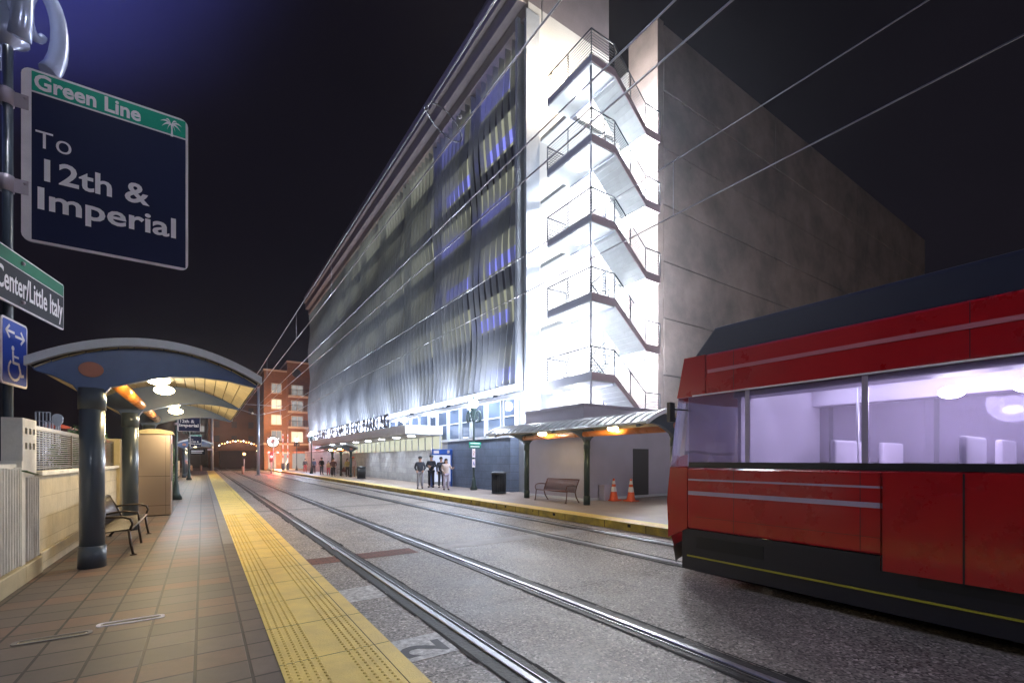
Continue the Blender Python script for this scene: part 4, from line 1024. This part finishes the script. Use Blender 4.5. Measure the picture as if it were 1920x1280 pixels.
# ================================================================ tram
TX0, TX1 = 6.2, 8.85; YF = 4.95; YB = -16
t = thing('tram', 'red low-floor tram with a long window band passing on the far track', 'tram', (7.52, -5, 0)); o_ = (7.52, -5, 0)
def side(mb, z0, z1, ya, yb, th=.06, ins=0):
    mb.box(TX0 + ins, TX0 + ins + th, ya, yb, z0, z1); mb.box(TX1 - ins - th, TX1 - ins, ya, yb, z0, z1)
m = MB(o_); side(m, .78, 1.72, YB, YF - .6); side(m, 2.80, 3.40, YB, YF - .9)
m.box(TX0 + .06, TX1 - .06, YB, YF - 1.0, 3.30, 3.38); m.box(TX0 + .06, TX1 - .06, YB, YF - .3, .78, .86); m.box(TX0 + .06, TX1 - .06, YB, YB + .06, .86, 3.30)
m.build('body', 'red', t, bevel=.03)
# nose: lofted rounded front
m = MB(o_)
prof = [(.45, YF - .12), (.8, YF), (1.2, YF + .02), (1.72, YF - .05)]
def noseband(mb, pr, bulge_=.35, nx=10):
    vs = []; fs = []
    for z, yb in pr:
        for i in range(nx + 1):
            u = i / nx; x = TX0 + (TX1 - TX0) * u; c = 1 - abs(2 * u - 1) ** 3
            vs.append((x, yb - .25 + bulge_ * c, z))
    for j in range(len(pr) - 1):
        for i in range(nx): fs.append((j * (nx + 1) + i, j * (nx + 1) + i + 1, (j + 1) * (nx + 1) + i + 1, (j + 1) * (nx + 1) + i))
    mb.smooth = True; mb.add(vs, fs); mb.smooth = False
noseband(m, prof); 
for x in (TX0, TX1 - .05):
    m.prism([(YF - .60, .78), (YF - .25, .6), (YF - .25, .8), (YF - .23, 1.2), (YF - .29, 1.72), (YF - .60, 1.72)], x, x + .05, 'x')
    m.prism([(YF - .90, 2.80), (YF - .42, 2.80), (YF - .55, 3.40), (YF - .90, 3.40)], x, x + .05, 'x')
nm = m.build('nose', 'red', t)
m = MB(o_); noseband(m, [(2.82, YF - .2), (3.10, YF - .25), (3.38, YF - .36)]); nb = m.build('front_header', 'red', t)
m = MB(o_); noseband(m, [(1.72, YF - .05), (2.3, YF - .12), (2.82, YF - .2)]); m.build('windscreen', 'tramglass', t)
for xx in (TX0 + .4, TX1 - .4):
    m = MB(o_); m.ball(xx, YF - .07, 1.05, .12, 1, .4, 1); m.build('headlight', 'coolsoft', t)
m = MB(o_); side(m, .16, .77, YB, YF - .5, .05, .02); noseband(m, [(.2, YF - .15), (.46, YF - .1)]); m.box(TX0 + .1, TX1 - .1, YB, YF - .8, .35, .42); m.build('skirt', 'tramdark', t)
m = MB(o_); m.box(TX0 - .006, TX0 + .018, YB, YF - .6, .355, .375); m.build('skirt_line', 'yellowline', t)
m = MB(o_)
m.box(TX0 + .1, TX1 - .1, YB + .3, YF - 1.0, 3.385, 3.80); m.prism([(YF - 1.0, 3.385), (YF - .62, 3.385), (YF - 1.0, 3.80)], TX0 + .1, TX1 - .1, 'x')
m.build('roof_unit', 'tramroof', t, bevel=.04)
m = MB(o_); m.box(TX0 - .012, TX0, YB, YF - .95, 3.115, 3.165); m.build('body_line', 'pinkstripe', t)
m = MB(o_); m.box(TX0 - .016, TX0 - .001, YB, YF - .7, 2.795, 2.815); m.build('window_trim', 'wht', t)
m = MB(o_); m.box(TX0 - .004, TX0 - .001, YB, YF - .62, 1.30, 1.36); m.box(TX0 - .004, TX0 - .001, YB, YF - .62, 1.52, 1.545); m.build('body_line', 'silver', t)  # bright streaks along the body, painted on as thin silver lines
m = MB(o_); m.box(TX0 + .005, TX0 + .05, YB, YF - .62, 1.72, 1.80); m.box(TX1 - .05, TX1 - .005, YB, YF - .62, 1.72, 1.80); m.build('window_sill', 'tramdark', t)
# windows
y = YF - .62; k = 0
segs = [.95, 1.35, 1.35, 1.35, 1.6, 1.35, 1.35, 1.35, 1.6, 1.35, 1.35, 1.35, 1.35, 1.3]
for L in segs:
    if y - L < YB: break
    door = k in (1, 4, 8)
    for xs_, far in ((TX0, 0), (TX1 - .03, 1)):
        m = MB(o_); m.box(xs_ + .01, xs_ + .022, y - L + .06, y, 1.80, 2.79); wn = m.build('window', 'tramglass', t)
        m = MB(o_); m.box(xs_ + .004, xs_ + .03, y - L, y - L + .06, 1.80, 2.79); m.build('window_post', 'silver' if not far else 'tramdark', wn)
    y -= L; k += 1
for yd in (1.9, -3.8, -9.6):
    m = MB(o_); m.box(TX0 - .02, TX0 + .0, yd - 1.3, yd - .01, .62, 1.70); m.box(TX0 - .02, TX0 + .0, yd + .01, yd + .0101 + .0, .62, 1.7); dr = m.build('door', 'red', t)
    m = MB(o_); m.box(TX0 - .024, TX0 - .0205, yd - .665, yd - .65, .62, 1.70); m.build('door_seam', 'tramdark', dr)
m = MB(o_)
for q in range(13): m.box(TX0 - .001, TX0 + .002, 3.6 - q * 1.5, 3.607 - q * 1.5, .80, 1.71)
for q in range(9): m.box(TX0 - .001, TX0 + .002, 3.6 - q * 2.4, 3.607 - q * 2.4, 2.83, 3.38)
m.box(TX0 - .001, TX0 + .002, YB, 4.2, .97, .975); m.build('panel_seam', 'tramdark', t)
for q in range(6): m = MB(o_); m.box(TX0 + .012, TX0 + .02, 3.2 - q * 2.6, 4.2 - q * 2.6, .50, .68); m.build('skirt_hatch', 'dark', t)
m = MB(o_); m.tube([(TX0 + .1, 4.35, 2.6), (TX0 - .16, 4.5, 2.62)], .012, 6); m.box(TX0 - .24, TX0 - .12, 4.48, 4.54, 2.42, 2.72); m.build('mirror', 'dark', t)
# interior
m = MB(o_); m.box(TX0 + .08, TX1 - .08, YB + .1, YF - .7, .9, .95); m.box(TX0 + .08, TX1 - .08, YB + .1, YF - 1.0, 3.0, 3.05)
m.box(TX0 + .08, TX0 + .4, YB + .1, YF - 1.3, 2.72, 3.0); m.box(TX1 - .4, TX1 - .08, YB + .1, YF - 1.3, 2.72, 3.0); m.box(TX0 + .07, TX0 + .1, YB + .1, YF - .7, .95, 1.75); m.box(TX1 - .1, TX1 - .07, YB + .1, YF - .7, .95, 1.75)
m.box(TX0 + .1, TX1 - .1, 3.55, 3.6, .95, 3.0)
m.build('interior', 'lilac', t)
for xx in (TX0 + .65, TX1 - .65):
    m = MB(o_); m.box(xx - .06, xx + .06, YB + .3, 3.4, 2.975, 2.998); m.build('ceiling_light', 'coolsoft', t)
for yy in (1.55, .95):
    m = MB(o_); m.ball(7.2, yy, 2.62, .12, 1, 1, .6); m.build('ceiling_lamp', 'cool', t)
y = 2.9
while y > -12:
    for xx in (TX0 + .15, TX1 - .95):
        m = MB(o_); m.box(xx, xx + .8, y - .42, y, 1.32, 1.42); m.box(xx, xx + .8, y - .5, y - .43, 1.35, 2.08); m.build('seat', 'lilac', t, bevel=.03)
    y -= 1.15
m = MB(o_)
for q in range(8): m.tube([(7.0, 2.4 - q * 1.5, .95), (7.0, 2.4 - q * 1.5, 3.0)], .018, 6)
m.tube([(7.0, YB + 1, 2.85), (7.0, 3.4, 2.85)], .016, 6); m.build('grab_pole', 'rail', t)
for yb in (2.6, 0.8, -7, -8.8):
    for xx in (6.96, 8.40):
        m = MB(o_); m.tube([(xx - .06, yb, .36), (xx + .06, yb, .36)], .335, 24); m.build('wheel', 'dark', t)
lamp('tram_interior_light', (7.5, 1.5, 2.7), 60, (1, .93, 1), .3); lamp('tram_interior_light', (7.5, -1.2, 2.7), 60, (1, .93, 1), .3); lamp('tram_interior_light', (7.5, -4.5, 2.7), 60, (1, .93, 1), .3)

# ================================================================ background
t = thing('apartment_building', 'orange brick apartment block with balconies and lit windows at the street end', 'building', (12.5, 90, 0)); o_ = (12.5, 90, 0)
m = MB(o_); m.box(8.8, 12.4, 90, 102, 4.7, 17.3); m.box(12.4, 17.5, 89.4, 102, 4.7, 19.0); m.build('wall', 'brickorange', t)
m = MB(o_); m.box(8.8, 17.5, 89.4, 102, 0, 4.4); m.build('base_wall', 'brickorange', t)
m = MB(o_); m.box(8.7, 17.6, 89.25, 102, 4.4, 4.7); m.build('ledge', 'creamtrim', t)
m = MB(o_); m.box(8.7, 12.4, 89.8, 102, 17.3, 17.6); m.box(12.3, 17.6, 89.2, 102, 19.0, 19.3); m.build('cornice', 'creamtrim', t)
m = MB(o_); m.lathe(0, 0, [(0, 0)], 3) if 0 else None
pts = [(13.9 + .75 * math.cos(R(a)), 17.2 + .75 * math.sin(R(a))) for a in range(0, 360, 20)]; m.prism(pts, 89.3, 89.4); m.build('round_window', 'darkwall', t)
for k in range(4):
    zc = 14.3 - 2.75 * k
    m = MB(o_); m.box(10.0, 11.5, 89.93, 90, zc - .8, zc + .8); wn = m.build('window', 'litwin' if k in (1, 2) else 'dimwin', t)
    m = MB(o_)
    for a, b, c, d in ((9.9, 10.0, zc - .9, zc + .9), (11.5, 11.6, zc - .9, zc + .9), (9.9, 11.6, zc + .8, zc + .92), (9.9, 11.6, zc - .92, zc - .8), (10.72, 10.78, zc - .8, zc + .8)): m.box(a, b, 89.86, 89.95, c, d)
    m.build('frame', 'creamtrim', wn)
    zb = zc - .5
    m = MB(o_); m.box(13.1, 14.9, 89.33, 89.4, zb - .6, zb + 1.2); wn = m.build('window', 'litwin' if k == 3 else 'dimwin', t)
    m = MB(o_)
    for a, b, c, d in ((13.0, 13.1, zb - .7, zb + 1.3), (14.9, 15.0, zb - .7, zb + 1.3), (13.0, 15.0, zb + 1.2, zb + 1.3), (13.97, 14.03, zb - .6, zb + 1.2)): m.box(a, b, 89.26, 89.34, c, d)
    m.build('frame', 'creamtrim', wn)
    if k < 3:
        m = MB(o_); m.box(12.5, 15.7, 88.3, 89.4, zb - .95, zb - .65); bl = m.build('balcony', 'creamtrim', t)
        m = MB(o_)
        for q in range(14): m.tube([(12.6 + q * .23, 88.36, zb - .65), (12.6 + q * .23, 88.36, zb + .35)], .03, 4)
        m.tube([(12.55, 88.36, zb + .35), (15.65, 88.36, zb + .35)], .04, 5); m.build('railing', 'dark', bl)
for xx, ww in ((9.4, 1.2), (11.6, 1.1)):
    m = MB(o_); m.box(xx, xx + ww, 89.3, 89.4, .2, 2.9); wn = m.build('window', 'dimwin', t); m = MB(o_); m.box(xx - .1, xx + ww + .1, 89.26, 89.3, 2.9, 3.1); m.build('frame', 'creamtrim', wn)
m = MB(o_); m.box(13.2, 16.2, 87.6, 89.2, 3.0, 3.25); m.build('awning', 'terracotta', t)
m = MB(o_); m.box(13.2, 16.0, 89.3, 89.4, .2, 2.9); m.build('shopfront', 'dimwin', t)
lamp('facade_fill', (10.5, 84, 1.5), 1500, (1, .62, .3), .5); lamp('facade_fill', (9, 86, 9), 500, (1, .6, .3), .5)  # added warm fill on the orange flats, no fixture there
t = thing('round_sign', 'round white lit sign on the orange brick wall', 'sign', (10.1, 89.0, 4.9)); m = MB()
m.prism([(.85 * math.cos(R(a)), .85 * math.sin(R(a))) for a in range(0, 360, 15)], 0, .2); m.build('face', 'litwhite', t)
m = MB(); m.prism([(-.1 + .3 * math.cos(R(a)), .3 * math.sin(R(a))) for a in range(0, 360, 20)], -.06, -.01); m.build('emblem', 'darkwall', t)
m = MB(); m.tube([(.95 * math.cos(R(a)), -.0, .95 * math.sin(R(a))) for a in range(0, 361, 15)], .09, 6); m.build('rim', 'dark', t)
# dark blocks behind
def dark_block(label, x0, x1, y0, y1, h, nw, m_='darkbld'):
    t = thing('tower_block', label, 'building', ((x0 + x1) / 2, y0, 0), group='unlit buildings beyond the crossing'); o_ = ((x0 + x1) / 2, y0, 0)
    m = MB(o_); m.box(x0, x1, y0, y1, 0, h); m.build('wall', m_, t)
    m = MB(o_); m.box(x0 - .2, x1 + .2, y0 - .2, y1, h, h + .5); m.build('cornice', m_, t)
    n = max(2, int((x1 - x0) / 3)); rows = max(1, int((h - 6) / 3.4))
    for i in range(n):
        for j in range(rows):
            xx = x0 + (x1 - x0) * (i + .5) / n; zz = 6 + j * 3.4; m = MB(o_); m.box(xx - .55, xx + .55, y0 - .05, y0, zz, zz + 1.5)
            m.build('window', 'dimwin' if random.random() < .12 else 'darkwall', t)
dark_block('brown mid-rise block behind the tram station roof', 1.0, 11.5, 128, 145, 17, 6, 'brownbld')
dark_block('tall dark tower left of the orange flats', 9.2, 15.5, 150, 170, 27, 5)
dark_block('low dark block at the far left of the crossing', -9, -.5, 120, 140, 11, 4)
dark_block('tan block beyond the far shelter', -1.5, 3.8, 150, 165, 21, 5, 'brownbld')
t = thing('station_hall', 'dark low station hall with strings of lit bulbs under its eaves', 'building', (6, 108, 0)); o_ = (6, 108, 0)
m = MB(o_); m.box(2.9, 9.3, 108, 118, 0, 3.6); m.build('wall', 'darkbld', t)
m = MB(o_); m.prism([(2.3, 3.6), (9.8, 3.6), (9.8, 4.3), (7.5, 5.9), (4.5, 5.4), (2.3, 4.0)], 107, 118); m.build('roof', 'brownbld', t)
for k in range(16):
    m = MB(o_); m.ball(2.7 + k * .46, 106.8, 4.6 + .9 * math.sin(k * .22) + .12 * (k % 2), .10, seg=8, rg=5); m.build('bulb', 'amber' if k % 3 else 'coolsoft', t)
# signals & crossing furniture
def signal(label, x, y, h, em, n=1):
    t = thing('traffic_signal', label, 'traffic signal', (x, y, 0), group='signals at the street crossing')
    m = MB(); m.cyl(0, 0, 0, h, .07, 8); m.build('pole', 'grey', t)
    m = MB(); m.box(-.2, .2, -.12, .12, h - .9, h + .3); m.build('housing', 'dark', t)
    m = MB(); m.ball(0, -.15, h - .2, .17 if n == 1 else .14, 1, .5, 1); m.build('lens', em, t)
    if n == 2: m = MB(); m.ball(0, -.15, h + .12, .1, 1, .5, 1); m.build('lens', 'amber', t)
    return t
signal('glowing red signal just right of the grey mast', 7.3, 66, 2.4, 'redlamp'); lamp('signal_light', (7.3, 64.8, 2.2), 260, (1, .05, .04), .1)
signal('amber and white signal left of the grey mast', 6.3, 72, 3.2, 'sodium', 2)
signal('small signal with pale discs left of the grey mast', 4.8, 74, 2.8, 'amber')
def gate(label, x, y):
    t = thing('crossing_gate', label, 'crossing gate', (x, y, .2), group='raised white crossing gate arms')
    m = MB(); m.box(-.2, .2, -.2, .2, 0, 1.1); m.build('base', 'bin', t)
    m = MB(); m.box(-.06, .06, -.05, .05, 1.1, 5.6); m.build('arm', 'litwhite' if 0 else 'conewhite', t)
    m = MB()
    for q in range(4): m.box(-.065, .065, -.055, .055, 1.9 + q, 2.3 + q)
    m.build('stripe', 'conered', t); return t
g = gate('raised crossing gate arm left of its twin before the flats', 10.35, 79); dup(g, (11.1, 79.5, .2), label='raised crossing gate arm right of its twin before the flats')
t = thing('crossing_signal', 'railroad crossing signal with crossbuck arms and red lamps before the flats', 'crossing signal', (8.9, 78, .0))
m = MB(); m.cyl(0, 0, 0, 5.0, .08, 8); m.build('pole', 'grey', t)
m = MB()
for s in (-1, 1): m.add([(-.8, -.1, 4.6 - s * .35), (-.8, -.1, 4.8 - s * .35), (.8, -.1, 4.8 + s * .35), (.8, -.1, 4.6 + s * .35)], [(0, 1, 2, 3)])
m.build('crossbuck', 'conewhite', t)
m = MB(); m.box(-.8, .8, -.12, -.04, 2.85, 2.95); m.build('crossbar', 'dark', t)
for s in (-1, 1): m = MB(); m.ball(s * .6, -.14, 2.9, .17, 1, .5, 1); m.build('lens', 'redlamp', t)
lamp('signal_light', (8.9, 76.8, 2.6), 220, (1, .08, .06), .1)

# ================================================================ people
def person(label, loc, rz, h=1.75, top=(.02, .02, .03), legs=(.02, .02, .03), pose='stand', hat=None, long=False, coat=0, group='people waiting on the far platform', skirt=False):
    t = thing('person', label, 'person', loc, rz, group)
    s = h / 1.75
    key = 'cloth_%d_%d_%d' % tuple(int(c * 255) for c in top); key2 = 'cloth_%d_%d_%d' % tuple(int(c * 255) for c in legs)
    for kk, c in ((key, top), (key2, legs)):
        if kk not in P: P[kk] = mat(kk, c, .8, var=.2, vs=12)
    def skin(name, V, E, Rr, m_, root=0, sub=1):
        me = bpy.data.meshes.new(name); me.from_pydata([tuple(Vector(v) * s) for v in V], E, []); me.materials.append(P[m_])
        o = bpy.data.objects.new(name, me); COL.objects.link(o); o.parent = t
        sk = o.modifiers.new('skin', 'SKIN'); sk.use_smooth_shade = True
        for i, r in enumerate(Rr):
            rr = r if isinstance(r, tuple) else (r, r); me.skin_vertices[0].data[i].radius = (rr[0] * s, rr[1] * s); me.skin_vertices[0].data[i].use_root = (i == root)
        b = o.modifiers.new('sub', 'SUBSURF'); b.levels = sub; b.render_levels = sub
        return o
    # y forward is -y ; x left/right
    A = {'stand': [((.19, 0, 1.42), (.24, .02, 1.14), (.25, -.06, .90)), ((-.19, 0, 1.42), (-.24, .02, 1.14), (-.25, -.06, .90))],
         'pockets': [((.19, 0, 1.42), (.28, .05, 1.16), (.18, -.10, .98)), ((-.19, 0, 1.42), (-.28, .05, 1.16), (-.18, -.10, .98))],
         'cross': [((.19, 0, 1.42), (.27, -.02, 1.16), (.02, -.22, 1.18)), ((-.19, 0, 1.42), (-.27, -.02, 1.16), (-.02, -.24, 1.12))],
         'point': [((.19, 0, 1.42), (.30, -.05, 1.20), (.36, -.22, 1.26)), ((-.19, 0, 1.42), (-.24, .02, 1.14), (-.16, -.16, 1.00))],
         'phone': [((.19, 0, 1.42), (.24, -.04, 1.16), (.10, -.24, 1.28)), ((-.19, 0, 1.42), (-.24, .02, 1.14), (-.25, -.06, .90))]}[pose]
    sw = .10
    V = [(0, 0, .96), (0, 0, 1.15), (0, .01, 1.36), (0, 0, 1.47), (0, -.01, 1.56), (0, -.02, 1.66), (0, -.015, 1.72),
         (.10, 0, .90), (sw + .01, -.02, .50), (sw + .02, .02, .09), (sw + .03, -.12, .035), (-.10, 0, .90), (-sw - .01, -.02, .50), (-sw - .02, .02, .09), (-sw - .03, -.12, .035)]
    E = [(0, 1), (1, 2), (2, 3), (3, 4), (4, 5), (5, 6), (0, 7), (7, 8), (8, 9), (9, 10), (0, 11), (11, 12), (12, 13), (13, 14)]
    Rr = [(.13, .10), (.12, .09), (.15, .10), (.07, .06), (.065, .07), (.078, .095), (.05, .06), .085, .058, .042, (.035, .025), .085, .058, .042, (.035, .025)]
    for sh, el, wr in A:
        n = len(V); V += [sh, el, wr]; E += [(2, n), (n, n + 1), (n + 1, n + 2)]; Rr += [.055, .042, .03]
        d = (Vector(wr) - Vector(el)).normalized(); side_ = d.cross(Vector((0, -1, .3))).normalized()
        pl = Vector(wr) + d * .06; V.append(tuple(pl)); E.append((n + 2, n + 3)); Rr.append((.036, .018))
        for q, L in ((-.024, .062), (-.008, .075), (.008, .07), (.024, .055)):
            k = len(V); a = pl + side_ * q + d * .035; V.append(tuple(a)); V.append(tuple(a + d * L * .6 + Vector((0, -.012, 0)))); E += [(n + 3, k), (k, k + 1)]; Rr += [.0095, .008]
        k = len(V); a = pl + side_ * .045; V.append(tuple(a)); V.append(tuple(a + d * .04 + side_ * .012)); E += [(n + 3, k), (k, k + 1)]; Rr += [.011, .009]
    skin('body', V, E, Rr, 'skin')
    # jacket
    hem = .88 - coat
    V = [(0, 0, hem), (0, 0, 1.12), (0, .01, 1.36), (0, 0, 1.47)]; E = [(0, 1), (1, 2), (2, 3)]; Rr = [(.185 + coat * .15, .14), (.165, .125), (.18, .125), (.085, .08)]
    for sh, el, wr in A:
        n = len(V); V += [sh, el, tuple(Vector(wr) - (Vector(wr) - Vector(el)).normalized() * .02)]; E += [(2, n), (n, n + 1), (n + 1, n + 2)]; Rr += [.075, .062, .05]
    skin('jacket', V, E, Rr, key)
    V = [(0, 0, .97), (.095, 0, .88), (sw + .01, -.015, .50), (sw + .02, .02, .09), (-.095, 0, .88), (-sw - .01, -.015, .50), (-sw - .02, .02, .09)]
    E = [(0, 1), (1, 2), (2, 3), (0, 4), (4, 5), (5, 6)]; Rr = [(.15, .12), .108, .082, .066, .108, .082, .066]
    skin('trousers', V, E, Rr, key2)
    for q in (1, -1):
        m = MB(); m.ball(q * (sw + .03) * s, -.05 * s, .045 * s, .055 * s, 1, 2.4, .8, 10, 6); m.build('shoe', 'dark', t)
    m = MB(); m.ball(0, .02 * s, 1.70 * s, .108 * s, .92, 1.02, .95, 14, 8)
    if long: m.ball(0, .06 * s, 1.56 * s, .11 * s, 1.05, .7, 1.6, 12, 8)
    m.build('hair', 'hairm', t)
    m = MB(); m.ball(.032 * s, -.108 * s, 1.665 * s, .012 * s, seg=6, rg=4); m.ball(-.032 * s, -.108 * s, 1.665 * s, .012 * s, seg=6, rg=4); m.ball(0, -.098 * s, 1.59 * s, .02 * s, 1, .4, .3, 6, 4); m.build('eyes_and_mouth', 'hairm', t)
    m = MB(); m.ball(0, -.118 * s, 1.63 * s, .018 * s, .8, 1, 1.3, 8, 5); m.ball(.082 * s, -.01, 1.64 * s, .022 * s, .5, 1, 1.4, 6, 4); m.ball(-.082 * s, -.01, 1.64 * s, .022 * s, .5, 1, 1.4, 6, 4); m.build('nose_and_ears', 'skin', t)
    if hat:
        m = MB(); m.lathe(0, 0, [(.125 * s, 1.70 * s), (.12 * s, 1.76 * s), (.06 * s, 1.80 * s), (0, 1.81 * s)], 14); m.box(-.07 * s, .07 * s, -.2 * s, -.08 * s, 1.70 * s, 1.712 * s); m.build('cap', hat, t)
    return t
FZ = .2; camr = R(-25)
navyc = (.012, .014, .03)
person('person in dark jacket, grey trousers and cap standing alone with hands in pockets', (10.2, 24.4, FZ), camr, 1.78, (.03, .035, .055), (.30, .30, .36), 'pockets', hat='bin')
person('person in all-black uniform with pale forearm, left of the map kiosk', (11.15, 25.0, FZ), camr - .3, 1.86, navyc, navyc, 'cross', hat='tramdark')
person('person in dark uniform in front of the lit map panel', (11.45, 24.3, FZ), camr + .3, 1.76, navyc, navyc, 'phone')
person('person with long dark hair in a pale pink coat and lilac trousers', (10.85, 22.4, FZ), camr + .2, 1.66, (.55, .46, .46), (.42, .38, .52), 'point', long=True, coat=.12)
person('person in dark top carrying red at the far end of the crowd', (10.8, 63.0, FZ), 0, 1.7, (.05, .03, .03), (.5, .05, .06), 'stand')
person('person in blue-grey coat next to the dark post of the far shelter', (10.9, 58.0, FZ), 0, 1.7, (.10, .12, .2), (.03, .03, .05), 'stand')
person('stocky person in black jacket among the far crowd', (10.75, 53.0, FZ), .3, 1.8, (.012, .014, .025), (.04, .045, .08), 'pockets', hat='tramdark')
person('small person in bright pink clothes in the far crowd', (10.85, 50.2, FZ), -.2, 1.45, (.45, .30, .2), (.62, .07, .12), 'stand', long=True)
person('person in dark red jacket behind the one in pink', (11.3, 50.6, FZ), .2, 1.62, (.12, .03, .04), (.03, .02, .03), 'stand', long=True)
person('person in brown coat and dark trousers at the near edge of the crowd', (10.45, 46.2, FZ), -.2, 1.75, (.09, .035, .035), (.012, .010, .012), 'pockets', coat=.1)
person('person in mustard yellow top by the far shelter post', (11.55, 45.4, FZ), .1, 1.72, (.42, .32, .12), (.03, .02, .02), 'phone', long=True)
person('person in pinkish top and red cap beside the one in mustard', (11.95, 44.9, FZ), -.3, 1.85, (.5, .32, .28), (.30, .16, .12), 'stand', hat='conered')

# added row of uplights washing the garage screen from its foot
for yy in (20.5, 26, 32, 38, 44, 50, 56, 62, 68):
    m = MB((12.5, yy, 5.2)); m.box(12.45, 12.75, yy - .3, yy + .3, 5.08, 5.2); tag(m.build('added_uplight', 'dark'), 'small added lamp fixture along the foot of the louvred screen', 'lamp', 'added uplights below the louvred screen')
    lamp('added_screen_uplight', (12.0, yy, 5.35), 420, (.74, .83, 1), .3)

for x, y, z, e in ((6, 104, 5.5, 160), (4.5, 121, 9, 420), (12, 144, 12, 700), (-4, 113, 6, 250)):
    lamp('far_fill', (x, y, z), e, (1, .62, .4), .3)  # fill lights without fixtures, added to lift the far buildings
# night air glowing round the lamps
m = MB((0, 0, 0)); m.box(-45, 90, -45, 215, -1.1, 48)
hz = m.build('haze', 'trimwhite'); struct(hz, 'stuff'); hz.data.materials.clear()
hm = bpy.data.materials.new('haze_air'); hm.use_nodes = True; n = hm.node_tree.nodes; n.remove(n['Principled BSDF'])
pv = n.new('ShaderNodeVolumePrincipled'); pv.inputs['Color'].default_value = (.80, .85, 1, 1); pv.inputs['Density'].default_value = .0006; pv.inputs['Anisotropy'].default_value = .85
hm.node_tree.links.new(pv.outputs[0], n['Material Output'].inputs['Volume']); hz.data.materials.append(hm)
